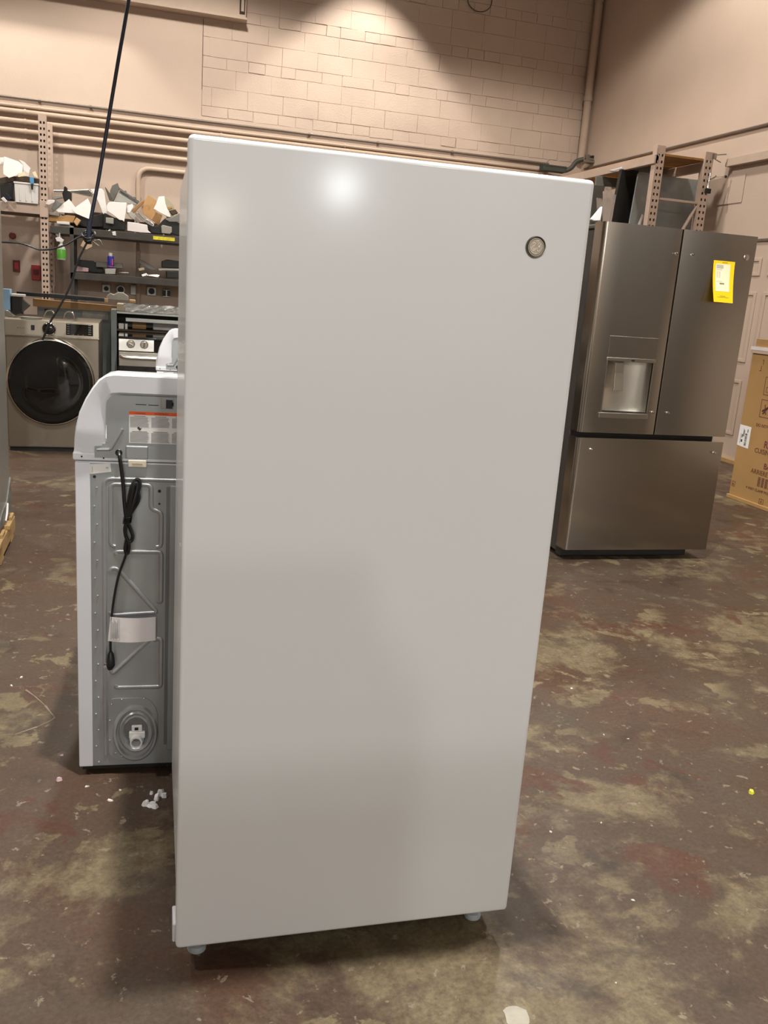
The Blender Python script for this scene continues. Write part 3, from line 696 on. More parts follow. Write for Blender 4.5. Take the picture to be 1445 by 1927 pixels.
# steel cabinet behind the dryer, carton and bar on it
t=thing('steel_cabinet','blue-grey steel cabinet standing behind the dryer','cabinet',(-.79,8.2,0))
MB().box(0,.65,0,.5,0,1.066).build('body','cabinet_grey',t,bevel=.006)
MB().box(.60,.652,-.012,.0,0,1.07).build('corner_post','cabinet_grey',t,bevel=.003)
MB().box(.37,.585,-.003,0,.985,1.042).build('torn_sticker','cabinet_patch',t)
MB().box(.06,.11,-.004,0,1.03,1.048).build('latch','black',t)
t=thing('long_carton','long flat brown cardboard carton lying on the steel cabinet','box',(-.805,8.03,1.068))
MB().prism([(0,0,.0),(.675,0,.0),(.675,0,.045),(0,0,.062)],(0,.14,0)).build('carton','cardboard',t,bevel=.003)
MB().box(.30,.36,-.001,.141,.0,.054).build('tape','cardboard_dark',t)
t=thing('black_bar','long black padded bar with grey top lying on the carton','bar',(-.926,7.98,1.131))
MB().prism([(.0,0,.02),(.695,0,.014),(.695,0,.042),(.0,0,.052)],(0,.07,0)).build('bar','black',t,bevel=.004)
MB().prism([(.26,.004,.048),(.695,.004,.042),(.695,.004,.046),(.26,.004,.055)],(0,.06,0)).build('top_strip','mid_plastic',t)
MB().box(.695,.725,.0,.07,.010,.042).build('end_cap','cardboard_light',t,bevel=.003)
# stainless range
t=thing('gas_range','stainless range with two round knobs on its front panel','range',(-.102,7.0,0))
MB().box(0,.76,.03,.62,.03,.905).build('body','dryer_dark',t,bevel=.004)
MB().box(.01,.75,.05,.6,0,.03).build('plinth','black',t)
MB().box(-.004,.764,.0,.63,.905,.922).build('cooktop','black_gloss',t,bevel=.004)
pn=MB().prism([(0,.0,.815),(.262,.0,.815),(.262,.02,.905),(.0,.02,.905)],(0,.02,0)).build('control_panel','stainless_bright',t,bevel=.003)
MB().prism([(.264,.0,.815),(.50,.0,.815),(.50,.02,.905),(.264,.02,.905)],(0,.02,0)).build('display','black_gloss',t)
MB().prism([(.502,.0,.815),(.76,.0,.815),(.76,.02,.905),(.502,.02,.905)],(0,.02,0)).build('control_panel','stainless_bright',t,bevel=.003)
for x in (.09,.188,.572,.67):
    k=MB().lathe([(0,-.02),(.024,-.02),(.028,-.014),(.031,.006)],(x,0,.866),'Y',24).build('knob','stainless_light',t)
    s=.018; a=.5 if x in(.09,.67) else -1.45
    MB().tube([(x-s*math.cos(a),-.026,.866+s*math.sin(a)),(x+s*math.cos(a),-.026,.866-s*math.sin(a))],.007,6).build('knob_grip','stainless_bright',k)
od=MB().box(.003,.757,.0,.03,.14,.806).build('oven_door','black_gloss',t,bevel=.004)
MB().box(.003,.757,-.004,.0,.70,.806).build('door_trim','stainless_light',od,bevel=.002)
MB().tube(smooth_path([(.02,-.005,.775),(.03,-.045,.772),(.10,-.055,.768),(.38,-.055,.768),(.66,-.055,.768),(.73,-.045,.772),(.74,-.005,.775)],4),.014,10).build('door_handle','stainless_bright',od)
MB().box(.003,.757,-.004,.03,.04,.13).build('drawer','stainless',t,bevel=.003)
# open steel chassis behind the range with a film wrapped package on it
t=thing('oven_chassis','open grey oven chassis behind the range','appliance shell',(-.17,7.66,0))
MB().box(0,.045,0,.5,0,1.095).build('side_panel','cabinet_grey',t,bevel=.003)
MB().box(.78,.82,0,.5,0,1.066).build('side_panel','cabinet_grey',t,bevel=.003)
MB().box(.045,.82,.0,.5,1.066,1.085).build('top_panel','fridge_silver',t,bevel=.002)
MB().box(.115,.78,-.01,.03,1.005,1.036).build('front_rail','fridge_silver',t,bevel=.003)
MB().box(.045,.78,.47,.49,0,1.06).build('back_panel','dark_plastic',t)
MB().box(.045,.78,.02,.47,.925,.94).build('inner_shelf','brown_dark',t)
MB().box(.06,.10,.05,.07,.94,.985).box(.11,.13,.05,.07,.94,.985).build('glass_jars','chrome_dull',t)
tag(B('cardboard_offcut','cardboard',None,.0,.11,7.78,7.80,.945,1.003),'small brown cardboard offcut inside the open oven chassis','cardboard')
tag(B('white_sheet','print_paper',None,.17,.40,7.85,7.86,.942,1.0),'white sheet standing inside the open oven chassis','panel')
t=thing('wrapped_package','flat package wrapped in shiny clear film on the oven chassis','package',(-.13,7.66,1.087))
MB().box(.006,.075,-.01,.3,.0,.058).build('end_block','beige',t,bevel=.005)
pk=MB(); rp_=random.Random(2); NX,NZ=24,4
vs=[]
for j in range(NZ+1):
    for i in range(NX+1): vs.append((.06+.62*i/NX,-.012+rp_.uniform(-.008,.008),.0+.062*j/NZ+(rp_.uniform(-.005,.008) if j==NZ else 0)))
for i in range(NX+1): vs.append((.06+.62*i/NX,.28,.06+rp_.uniform(-.004,.004)))
pk.add(vs,[(j*(NX+1)+i,j*(NX+1)+i+1,(j+1)*(NX+1)+i+1,(j+1)*(NX+1)+i) for j in range(NZ+1) for i in range(NX)])
pk.build('film','film',t,smooth=False)
MB().box(.07,.67,.006,.27,.002,.05).build('contents','chrome_dull',t)
# ------------------------------------------------------------------ refrigerator on a pallet at the left edge
t=thing('silver_refrigerator','tall silver refrigerator on a pallet, cut by the left frame edge','refrigerator',(-1.5,3.85,.125))
MB().box(0,.895,0,.86,.02,1.80).build('case','fridge_silver',t,bevel=.006)
MB().prism([(.893,.40,.02),(.893,.862,.02),(.893,.862,.19),(.893,.72,.10),(.893,.55,.085),(.893,.40,.05)],(.007,0,0)).build('torn_wrap','torn_wrap',t)
MB().box(.02,.87,.02,.84,0,.02).build('base','black',t)
MB().tube([(.899,.62,.02),(.902,.66,.05),(.900,.70,.09)],.008,6).build('foam_strip','paper',t)
t=thing('wooden_pallet','wooden pallet under the silver refrigerator at the left edge','pallet',(-1.6,3.78,0))
for k in range(6): MB().box(0,1.02-.012*(k%2),.03+.165*k,.13+.165*k,.10,.122).build('deck_board','wood',t,bevel=.003)
for x in (.0,.46,.93): MB().box(x,x+.08,.03,.97,.022,.10).build('stringer','wood',t,bevel=.003)
for k in range(3): MB().box(0,1.01,.05+.38*k,.15+.38*k,0,.022).build('bottom_board','wood',t,bevel=.003)
# ------------------------------------------------------------------ range carton at the right edge
bx=thing('appliance_carton','tall brown appliance carton with printed handling marks, cut by the right frame edge','box',(4.56,4.92,0))
MB().box(0,.74,0,.81,.012,1.135).build('carton','box_card',bx,bevel=.006)
MB().box(-.012,.75,-.012,.822,0,.03).build('base_tray','box_card',bx,bevel=.004)
MB().box(-.010,.75,-.010,.820,1.135,1.175).build('top_cap','rack_pink',bx,bevel=.003)
MB().box(.0,.74,.0,.79,1.175,1.245).build('top_tray','cardboard',bx,bevel=.003)
MB().box(-.012,.752,-.012,.822,1.160,1.185).build('strap','paper',bx)
def bt(body,yy,z,size,m='box_ink',sq=1.): return text('print_text',body,size,m,bx,(-.0012,yy-4.92,z),(0,-1,0),(0,0,1),.0008,squash=sq)
bt('DO NOT',5.552,.600,.034)
bt('RANGE',5.43,.455,.075,'box_ink_red'); bt('CUISINIERE',5.520,.405,.052)
bt('BACK',5.392,.300,.062,'box_ink_red'); bt('ARRIERE',5.520,.247,.05)
bt('4 WAY CLAMP POSITION',5.545,.118,.030)
pt_=MB()
for i in range(7):
    for j in range(7): pt_.box(-.0012,0,5.16-4.92+.04*i,5.188-4.92+.04*i,.160+.0105*j,.167+.0105*j)
pt_.build('print_pattern','box_ink',bx)['kind']='stuff'
def frame(y0,y1,z0,z1,name,th=.004):
    return MB().ring([(-.0012,y0-4.92,z0),(-.0012,y1-4.92,z0),(-.0012,y1-4.92,z1),(-.0012,y0-4.92,z1)],[(-.0012,y0+th-4.92,z0+th),(-.0012,y1-th-4.92,z0+th),(-.0012,y1-th-4.92,z1-th),(-.0012,y0+th-4.92,z1-th)],(.001,0,0)).build(name,'box_ink',bx)
frame(5.38,5.534,.84,.975,'print_frame'); frame(5.38,5.536,.673,.806,'print_frame')
frame(5.40,5.51,.86,.90,'print_frame',.003)
frame(5.33,5.378,.035,.075,'print_frame',.003); bt('A',5.363,.044,.03)
frame(5.675,5.712,.10,.14,'print_frame',.003); bt('A',5.704,.107,.03)
pm=MB()
for (a,b) in (((5.50,.70),(5.45,.76)),((5.45,.76),(5.43,.79)),((5.45,.76),(5.42,.70)),((5.46,.75),(5.51,.72)),((5.47,.70),(5.49,.77))):
    pm.tube([(-.0006,a[0]-4.92,a[1]),(-.0006,b[0]-4.92,b[1])],.006,4)
pm.build('print_figure','box_ink',bx)
MB().box(-.0012,0,5.60-4.92,5.604-4.92,1.01,1.05).box(-.0012,0,5.60-4.92,5.62-4.92,1.01,1.014).box(-.0012,0,5.585-4.92,5.60-4.92,1.09,1.094).box(-.0012,0,5.585-4.92,5.589-4.92,1.06,1.094).build('corner_marks','box_ink',bx)
sl=MB().prism([(-.0016,y-4.92,z) for y,z in ((5.728,.586),(5.598,.582),(5.597,.415),(5.7285,.424))],(.0014,0,0)).build('shipping_label','print_paper',bx)
bl=MB(); rq=random.Random(9)
for k in range(16): bl.box(-.0024,-.0015,5.628-4.92,5.652-4.92,.432+.006*k,.432+.006*k+rq.choice((.0018,.003,.004)))
bl.box(-.0024,-.0015,5.662-4.92,5.668-4.92,.50,.55).box(-.0024,-.0015,5.672-4.92,5.676-4.92,.50,.56).box(-.0024,-.0015,5.68-4.92,5.69-4.92,.49,.515).box(-.0024,-.0015,5.625-4.92,5.632-4.92,.535,.56)
bl.box(-.0024,-.0015,5.70-4.92,5.702-4.92,.44,.52).box(-.0024,-.0015,5.676-4.92,5.692-4.92,.455,.475)
bl.build('label_print','ink',sl)['kind']='stuff'

# appliances added unseen behind the camera to shade the freezer's lower door and gap
o=copy_tree(fr); o.location=(-.18,-2.15,0); o.rotation_euler.z=PI
o['label']='stainless refrigerator added out of view behind the camera to shade the freezer door'
for k in range(3):
    o=copy_tree(dr); o.location=(.62+.70*k,-1.9,0); o.rotation_euler.z=PI
    o['label']=('graphite dryer added out of view behind the camera as a light blocker, nearest the refrigerator there','middle graphite dryer added out of view behind the camera as a light blocker','graphite dryer added out of view behind the camera as a light blocker, nearest the right wall')[k]

PARTS=[
('plastic_guard', 'pale grey triangular plastic panel at the left end of the parts heap', 'panel', 'white_plastic', [(-0.811, 10.613, 2.023), (-0.672, 10.66, 2.155), (-0.605, 10.645, 2.072), (-0.594, 10.63, 2.007), (-0.785, 10.611, 2.004)], 0.008, 'loose appliance parts heaped on the dark shelf'),
('plastic_guard', 'large white plastic panel with a pointed top behind the hanging blue cable', 'panel', 'white_plastic', [(-0.64, 10.596, 2.043), (-0.474, 10.61, 2.176), (-0.441, 10.586, 2.11), (-0.446, 10.542, 1.961), (-0.462, 10.543, 1.957), (-0.597, 10.577, 2.003)], 0.008, 'loose appliance parts heaped on the dark shelf'),
('plastic_fin', 'tall white curved plastic fin right of the hanging blue cable', 'plastic part', 'white_plastic', [(-0.453, 10.717, 2.284), (-0.332, 10.745, 2.307), (-0.305, 10.747, 2.282), (-0.269, 10.718, 2.043), (-0.283, 10.711, 2.017), (-0.321, 10.707, 2.037), (-0.354, 10.713, 2.122), (-0.391, 10.717, 2.201)], 0.03, 'loose appliance parts heaped on the dark shelf'),
('plastic_fin', 'slim dark grey fin standing between white fin and dark panel', 'plastic part', 'dark_plastic', [(-0.3, 10.794, 2.325), (-0.292, 10.794, 2.329), (-0.245, 10.788, 2.265), (-0.207, 10.78, 2.185), (-0.251, 10.78, 2.187)], 0.015, 'loose appliance parts heaped on the dark shelf'),
('plastic_guard', 'dark grey tapered panel standing highest on the parts heap', 'panel', 'dark_plastic', [(-0.245, 10.82, 2.297), (-0.223, 10.84, 2.358), (-0.163, 10.86, 2.393), (-0.142, 10.849, 2.332), (-0.205, 10.8, 2.185), (-0.251, 10.792, 2.191)], 0.02, 'loose appliance parts heaped on the dark shelf'),
('appliance_cover', 'long dark grey cover with black ribbed edge sloping down to the right', 'panel', 'mid_plastic', [(-0.141, 10.779, 2.309), (0.061, 10.765, 2.211), (0.072, 10.763, 2.2), (0.037, 10.747, 2.164), (-0.009, 10.744, 2.171), (-0.192, 10.729, 2.181)], 0.015, 'loose appliance parts heaped on the dark shelf'),
('notched_strip', 'black notched strip along the sloping grey cover', 'strip', 'black', [(-0.15, 10.759, 2.34), (-0.087, 10.752, 2.301), (-0.081, 10.757, 2.313), (-0.068, 10.755, 2.306), (-0.069, 10.749, 2.288), (0.008, 10.741, 2.244), (0.017, 10.746, 2.255), (0.03, 10.744, 2.246), (0.029, 10.739, 2.231), (0.072, 10.736, 2.209), (0.066, 10.73, 2.195), (-0.144, 10.748, 2.306)], 0.012, 'loose appliance parts heaped on the dark shelf'),
('plastic_cover', 'crumpled white plastic cover in the middle of the parts heap', 'plastic part', 'white_plastic', [(-0.278, 10.622, 2.119), (-0.258, 10.628, 2.155), (-0.213, 10.626, 2.168), (-0.063, 10.611, 2.17), (-0.074, 10.591, 2.063), (-0.091, 10.572, 1.961), (-0.111, 10.577, 1.976), (-0.142, 10.58, 1.977), (-0.213, 10.598, 2.028), (-0.273, 10.61, 2.062)], 0.02, 'loose appliance parts heaped on the dark shelf'),
('plastic_cover', 'small off-white plastic cap beside the cardboard flap', 'plastic part', 'white_plastic', [(-0.063, 10.632, 2.14), (-0.003, 10.644, 2.169), (0.011, 10.639, 2.136), (-0.031, 10.62, 2.063), (-0.063, 10.617, 2.066)], 0.03, 'loose appliance parts heaped on the dark shelf'),
('cardboard_flap', 'narrow folded cardboard flap leaning out left of the cardboard sheet', 'cardboard', 'cardboard_dark', [(-0.029, 10.635, 2.081), (0.089, 10.658, 2.199), (0.129, 10.665, 2.223), (0.118, 10.66, 2.188), (0.003, 10.635, 2.059), (-0.02, 10.633, 2.062)], 0.04, 'loose appliance parts heaped on the dark shelf'),
('cardboard_sheet', 'large bent brown cardboard sheet on the parts heap', 'cardboard', 'cardboard', [(0.095, 10.719, 2.156), (0.171, 10.771, 2.291), (0.259, 10.769, 2.239), (0.253, 10.731, 2.114), (0.327, 10.732, 2.081), (0.286, 10.691, 1.967), (0.189, 10.694, 2.025), (0.113, 10.698, 2.076)], 0.012, 'loose appliance parts heaped on the dark shelf'),
('plastic_fin', 'flared white plastic bracket in front of the cardboard sheet', 'plastic part', 'white_plastic', [(0.224, 10.604, 2.131), (0.256, 10.621, 2.198), (0.279, 10.637, 2.27), (0.343, 10.646, 2.282), (0.355, 10.633, 2.208), (0.37, 10.624, 2.158), (0.408, 10.616, 2.098), (0.417, 10.609, 2.058), (0.385, 10.606, 2.06), (0.291, 10.604, 2.097)], 0.02, 'loose appliance parts heaped on the dark shelf'),
('plastic_disc', 'translucent grey-green quarter disc behind the flared white bracket', 'plastic part', 'olive_plastic', [(0.347, 10.761, 2.287), (0.376, 10.761, 2.278), (0.412, 10.758, 2.252), (0.442, 10.755, 2.22), (0.457, 10.751, 2.181), (0.455, 10.739, 2.064), (0.415, 10.72, 1.875), (0.385, 10.72, 1.873)], 0.01, 'loose appliance parts heaped on the dark shelf'),
('brown_block', 'small dark brown block at the right end of the parts heap', 'block', 'brown_dark', [(0.395, 10.605, 2.13), (0.465, 10.607, 2.151), (0.495, 10.603, 2.111), (0.431, 10.6, 2.082)], 0.08, 'loose appliance parts heaped on the dark shelf'),
('orange_block', 'tiny orange wooden block tucked behind the white bracket', 'block', 'cardboard', [(0.379, 10.643, 2.171), (0.42, 10.644, 2.184), (0.432, 10.642, 2.159), (0.385, 10.64, 2.14)], 0.05, 'loose appliance parts heaped on the dark shelf'),
('metal_bar', 'bright silver metal bar sloping across the parts heap', 'bar', 'chrome', [(0.031, 10.562, 2.07), (0.048, 10.565, 2.078), (0.129, 10.568, 2.029), (0.233, 10.572, 1.965), (0.233, 10.57, 1.944), (0.216, 10.568, 1.937), (0.089, 10.561, 2.002)], 0.03, 'loose appliance parts heaped on the dark shelf'),
('grey_channel', 'bent grey plastic channel above the lilac-white sheet', 'plastic part', 'grey_plastic', [(-0.072, 10.636, 2.123), (-0.037, 10.632, 2.103), (0.037, 10.619, 2.041), (0.081, 10.608, 1.987), (0.06, 10.6, 1.945), (0.037, 10.608, 1.983), (-0.026, 10.615, 2.018), (-0.066, 10.624, 2.066)], 0.03, 'loose appliance parts heaped on the dark shelf'),
('paper_sheet', 'folded lilac-white sheet on the front of the dark shelf', 'sheet', 'paper', [(-0.057, 10.54, 1.965), (0.037, 10.54, 1.962), (0.158, 10.539, 1.95), (0.164, 10.533, 1.893), (0.201, 10.53, 1.865), (0.083, 10.53, 1.861), (-0.057, 10.531, 1.868)], 0.02, 'loose appliance parts heaped on the dark shelf'),
('metal_box', 'small grey metal box at the right front of the dark shelf', 'box', 'grey_plastic', [(0.307, 10.52, 1.951), (0.324, 10.52, 1.964), (0.423, 10.52, 1.95), (0.424, 10.52, 1.893), (0.401, 10.52, 1.873), (0.314, 10.52, 1.874)], 0.12, 'loose appliance parts heaped on the dark shelf'),
('grey_hinge_part', 'grey moulded part beside the freezer at the heap end', 'plastic part', 'mid_plastic', [(0.349, 10.571, 2.032), (0.424, 10.572, 2.056), (0.5, 10.575, 2.109), (0.523, 10.575, 2.106), (0.524, 10.57, 2.014), (0.396, 10.57, 2.008)], 0.02, 'loose appliance parts heaped on the dark shelf'),
('grey_box', 'small grey box left of the paper sheet on the dark shelf', 'box', 'grey_plastic', [(-0.285, 10.53, 1.989), (-0.203, 10.53, 1.99), (-0.204, 10.53, 1.926), (-0.285, 10.53, 1.93)], 0.1, 'loose appliance parts heaped on the dark shelf'),
('connector_part', 'chrome pipe connector hanging over the dark shelf edge', 'connector', 'chrome', [(-0.265, 10.5, 1.848), (-0.245, 10.5, 1.873), (-0.231, 10.5, 1.865), (-0.24, 10.5, 1.839), (-0.257, 10.5, 1.835)], 0.04, 'loose appliance parts heaped on the dark shelf'),
('connector_part', 'white capped connector hanging over the dark shelf edge', 'connector', 'white_plastic', [(-0.22, 10.49, 1.841), (-0.181, 10.49, 1.85), (-0.175, 10.49, 1.802), (-0.212, 10.49, 1.802)], 0.05, 'loose appliance parts heaped on the dark shelf'),
('black_filler', 'black filler for the dark gap under the white cover on the shelf', 'bracket', 'black', [(-0.305, 10.66, 2.046), (-0.197, 10.66, 2.005), (-0.1, 10.66, 1.974), (-0.077, 10.66, 1.93), (-0.083, 10.66, 1.878), (-0.209, 10.66, 1.873), (-0.317, 10.66, 1.875)], 0.1, 'loose appliance parts heaped on the dark shelf'),  # this and the next two: black shapes added to fill the heap's dark gaps
('black_filler', 'black filler for the dark gap under the cardboard sheet on the shelf', 'bracket', 'black', [(0.164, 10.6, 1.937), (0.269, 10.6, 1.952), (0.315, 10.6, 2.008), (0.355, 10.6, 2.046), (0.526, 10.6, 2.004), (0.528, 10.6, 1.865), (0.428, 10.6, 1.88), (0.299, 10.6, 1.868), (0.205, 10.6, 1.872)], 0.06, 'loose appliance parts heaped on the dark shelf'),
('black_filler', 'black filler for the dark gaps in the heap left of the blue cable', 'bracket', 'black', [(-0.781, 10.78, 2.0), (-0.614, 10.78, 1.982), (-0.58, 10.78, 2.117), (-0.417, 10.78, 2.012), (-0.329, 10.78, 2.042), (-0.235, 10.78, 1.978), (-0.252, 10.78, 1.905), (-0.528, 10.78, 1.88), (-0.691, 10.78, 1.943)], 0.12, 'loose appliance parts heaped on the dark shelf'),
('perforated_rail', 'perforated silver rail lying along the back of the parts heap', 'rail', 'chrome', [(-0.852, 10.854, 2.249), (-0.658, 10.855, 2.263), (-0.473, 10.858, 2.295), (-0.424, 10.854, 2.253), (-0.44, 10.85, 2.213), (-0.637, 10.852, 2.237), (-0.842, 10.852, 2.231)], 0.03, 'loose appliance parts heaped on the dark shelf'),
('motor_housing', 'black motor housing with a small knob on the parts heap', 'motor', 'black', [(-0.747, 10.72, 2.215), (-0.73, 10.72, 2.243), (-0.727, 10.72, 2.281), (-0.714, 10.72, 2.29), (-0.695, 10.72, 2.279), (-0.693, 10.72, 2.25), (-0.65, 10.72, 2.23), (-0.651, 10.72, 2.149), (-0.727, 10.72, 2.131)], 0.12, 'loose appliance parts heaped on the dark shelf'),
('bracket_part', 'grey cast bracket left of the black motor housing', 'bracket', 'grey_plastic', [(-0.847, 10.702, 2.155), (-0.826, 10.704, 2.179), (-0.741, 10.706, 2.198), (-0.736, 10.703, 2.166), (-0.789, 10.702, 2.15), (-0.832, 10.7, 2.135)], 0.05, 'loose appliance parts heaped on the dark shelf'),
('metal_tube', 'square grey-green tube pointing down beside the rack post', 'tube', 'mid_plastic', [(-0.854, 10.595, 2.031), (-0.835, 10.597, 2.073), (-0.805, 10.6, 2.14), (-0.79, 10.602, 2.126), (-0.735, 10.607, 2.105), (-0.821, 10.599, 2.011)], 0.05, 'loose appliance parts heaped on the dark shelf'),
('paper_tag', 'pink-white paper tag sticking out beside the rack post', 'paper', 'paper', [(-0.897, 10.461, 2.067), (-0.871, 10.465, 2.112), (-0.803, 10.466, 2.116), (-0.809, 10.463, 2.092), (-0.861, 10.46, 2.06)], 0.01, 'loose appliance parts heaped on the dark shelf'),
('flat_box', 'white flat carton on the shelf beside the rack post', 'box', 'grey_plastic', [(-0.891, 10.56, 1.996), (-0.771, 10.56, 1.997), (-0.771, 10.56, 1.959), (-0.892, 10.56, 1.964)], 0.15, 'loose appliance parts heaped on the dark shelf'),
('cardboard_strip', 'brown cardboard carton under the flat white carton', 'box', 'cardboard', [(-0.886, 10.58, 1.955), (-0.767, 10.58, 1.961), (-0.688, 10.58, 1.979), (-0.603, 10.58, 1.976), (-0.63, 10.58, 1.903), (-0.885, 10.58, 1.896)], 0.12, 'loose appliance parts heaped on the dark shelf'),
('wood_block', 'light tan block at the end of the brown carton', 'block', 'cardboard_light', [(-0.62, 10.5, 1.91), (-0.588, 10.5, 1.959), (-0.543, 10.5, 1.933), (-0.586, 10.5, 1.868)], 0.08, 'loose appliance parts heaped on the dark shelf'),
('white_tray', 'thin white tray in front of the brown carton', 'tray', 'white_plastic', [(-0.794, 10.5, 1.9), (-0.662, 10.5, 1.906), (-0.658, 10.5, 1.875), (-0.789, 10.5, 1.874)], 0.08, 'loose appliance parts heaped on the dark shelf'),
('paper_stack', 'grey leaflet stack hanging off the left end of the shelf', 'paper', 'mid_plastic', [(-0.849, 10.514, 1.837), (-0.78, 10.517, 1.859), (-0.675, 10.519, 1.88), (-0.611, 10.517, 1.858), (-0.664, 10.514, 1.832), (-0.781, 10.512, 1.811), (-0.739, 10.503, 1.723), (-0.766, 10.5, 1.693), (-0.818, 10.509, 1.781)], 0.02, 'loose appliance parts heaped on the dark shelf'),
('wooden_scoop', 'pale wooden scoop hanging below the shelf from the cable knot', 'scoop', 'wood_pale', [(-0.55, 10.464, 1.662), (-0.488, 10.484, 1.798), (-0.434, 10.489, 1.794), (-0.427, 10.477, 1.661), (-0.489, 10.467, 1.626)], 0.04, None),
('flat_carton', 'pink and white carton lying at the left end of the middle shelf', 'box', 'pink_box', [(-0.622, 10.6, 1.453), (-0.475, 10.6, 1.436), (-0.479, 10.6, 1.395), (-0.623, 10.6, 1.388)], 0.15, 'small items on the middle dark shelf'),
('aluminium_tray', 'pale grey flat box behind the blue spray can', 'box', 'grey_plastic', [(-0.4, 10.75, 1.518), (-0.109, 10.75, 1.516), (-0.109, 10.75, 1.464), (-0.4, 10.75, 1.456)], 0.1, 'small items on the middle dark shelf'),
('ribbed_metal_box', 'small ribbed metal box under the blue spray can', 'box', 'chrome_dull', [(-0.302, 10.58, 1.445), (-0.177, 10.58, 1.455), (-0.185, 10.58, 1.389), (-0.298, 10.58, 1.384)], 0.1, 'small items on the middle dark shelf'),
('metal_strip', 'dull silver strip lying on the middle shelf', 'strip', 'chrome_dull', [(-0.148, 10.56, 1.416), (-0.067, 10.56, 1.426), (-0.026, 10.56, 1.413), (-0.067, 10.56, 1.406), (-0.14, 10.56, 1.407)], 0.05, 'small items on the middle dark shelf'),
('grey_board', 'grey rectangular panel leaning on the middle shelf', 'panel', 'mid_plastic', [(0.064, 10.702, 1.566), (0.085, 10.705, 1.578), (0.227, 10.713, 1.513), (0.261, 10.711, 1.465), (0.19, 10.705, 1.472), (0.064, 10.699, 1.537)], 0.03, 'small items on the middle dark shelf'),
('beige_block', 'beige block next to the leaning grey panel', 'block', 'beige', [(0.06, 10.6, 1.473), (0.122, 10.6, 1.49), (0.134, 10.6, 1.462), (0.072, 10.6, 1.445)], 0.08, 'small items on the middle dark shelf'),
('metal_valve', 'shiny metal valve assembly on the middle shelf', 'valve', 'chrome', [(0.088, 10.52, 1.409), (0.146, 10.52, 1.434), (0.166, 10.52, 1.415), (0.236, 10.52, 1.424), (0.294, 10.52, 1.42), (0.286, 10.52, 1.386), (0.237, 10.52, 1.391), (0.154, 10.52, 1.397), (0.105, 10.52, 1.381)], 0.06, 'small items on the middle dark shelf'),
('black_case', 'black case at the right end of the middle shelf', 'case', 'black', [(0.323, 10.7, 1.578), (0.382, 10.7, 1.6), (0.568, 10.7, 1.589), (0.569, 10.7, 1.514), (0.324, 10.7, 1.507)], 0.2, 'small items on the middle dark shelf'),
('grey_case', 'low grey case in front of the black case', 'case', 'grey_plastic', [(0.28, 10.62, 1.49), (0.565, 10.62, 1.508), (0.566, 10.62, 1.483), (0.363, 10.62, 1.472), (0.288, 10.62, 1.464)], 0.2, 'small items on the middle dark shelf'),
('black_case', 'low black case under the grey case', 'case', 'black', [(0.371, 10.6, 1.468), (0.565, 10.6, 1.479), (0.566, 10.6, 1.403), (0.376, 10.6, 1.393)], 0.2, 'small items on the middle dark shelf'),
('black_tray', 'black tray behind the pink carton on the middle shelf', 'tray', 'black', [(-0.613, 10.88, 1.525), (-0.434, 10.88, 1.522), (-0.327, 10.88, 1.464), (-0.319, 10.88, 1.397), (-0.484, 10.88, 1.393), (-0.492, 10.88, 1.438), (-0.614, 10.88, 1.454)], 0.12, 'small items on the middle dark shelf'),
('paper_sheet', 'large white crumpled sheet on the left rack shelf', 'sheet', 'white_plastic', [(-1.316, 10.52, 2.392), (-1.306, 10.557, 2.512), (-1.169, 10.56, 2.478), (-1.123, 10.554, 2.444), (-1.131, 10.528, 2.357), (-1.259, 10.497, 2.296), (-1.313, 10.501, 2.33)], 0.01, 'items on the left pink rack shelf'),
('paper_sheet', 'curved white sheet behind the large crumpled sheet', 'sheet', 'paper', [(-1.178, 10.646, 2.509), (-1.119, 10.647, 2.488), (-1.053, 10.642, 2.428), (-1.064, 10.637, 2.409), (-1.076, 10.623, 2.345), (-1.125, 10.618, 2.345), (-1.132, 10.64, 2.458)], 0.01, 'items on the left pink rack shelf'),
('paper_sheet', 'white sheet at the left frame edge on the rack shelf', 'sheet', 'white_plastic', [(-1.419, 10.614, 2.502), (-1.354, 10.615, 2.503), (-1.314, 10.616, 2.511), (-1.322, 10.601, 2.433), (-1.355, 10.6, 2.43), (-1.42, 10.601, 2.434)], 0.01, 'items on the left pink rack shelf'),
('yellow_note', 'cream paper slip in front of the crumpled sheet', 'paper', 'cream', [(-1.168, 10.444, 2.344), (-1.1, 10.446, 2.368), (-1.087, 10.442, 2.33), (-1.16, 10.44, 2.309)], 0.006, 'items on the left pink rack shelf'),
('yellow_note', 'cream paper slip beside the rack post', 'paper', 'cream', [(-1.023, 10.465, 2.372), (-0.993, 10.467, 2.387), (-0.966, 10.46, 2.32), (-1.005, 10.462, 2.335)], 0.006, 'items on the left pink rack shelf'),
('blue_pouch', 'bright blue pouch hanging over the white bin', 'pouch', 'blue', [(-1.048, 10.43, 2.322), (-1.007, 10.43, 2.326), (-1.006, 10.43, 2.26), (-1.036, 10.43, 2.249), (-1.049, 10.43, 2.278)], 0.02, 'items on the left pink rack shelf'),
('black_strap', 'black strap hanging below the blue pouch', 'strap', 'black', [(-1.039, 10.435, 2.246), (-1.012, 10.435, 2.255), (-1.019, 10.435, 2.193), (-1.035, 10.435, 2.197)], 0.02, 'items on the left pink rack shelf'),
('dark_carton', 'dark brown carton lying across the white bin', 'box', 'brown_dark', [(-1.436, 10.77, 2.295), (-1.297, 10.77, 2.338), (-1.113, 10.77, 2.357), (-0.978, 10.77, 2.342), (-0.983, 10.77, 2.279), (-1.081, 10.77, 2.269), (-1.211, 10.77, 2.253), (-1.254, 10.77, 2.285), (-1.439, 10.77, 2.227)], 0.2, 'items on the left pink rack shelf'),
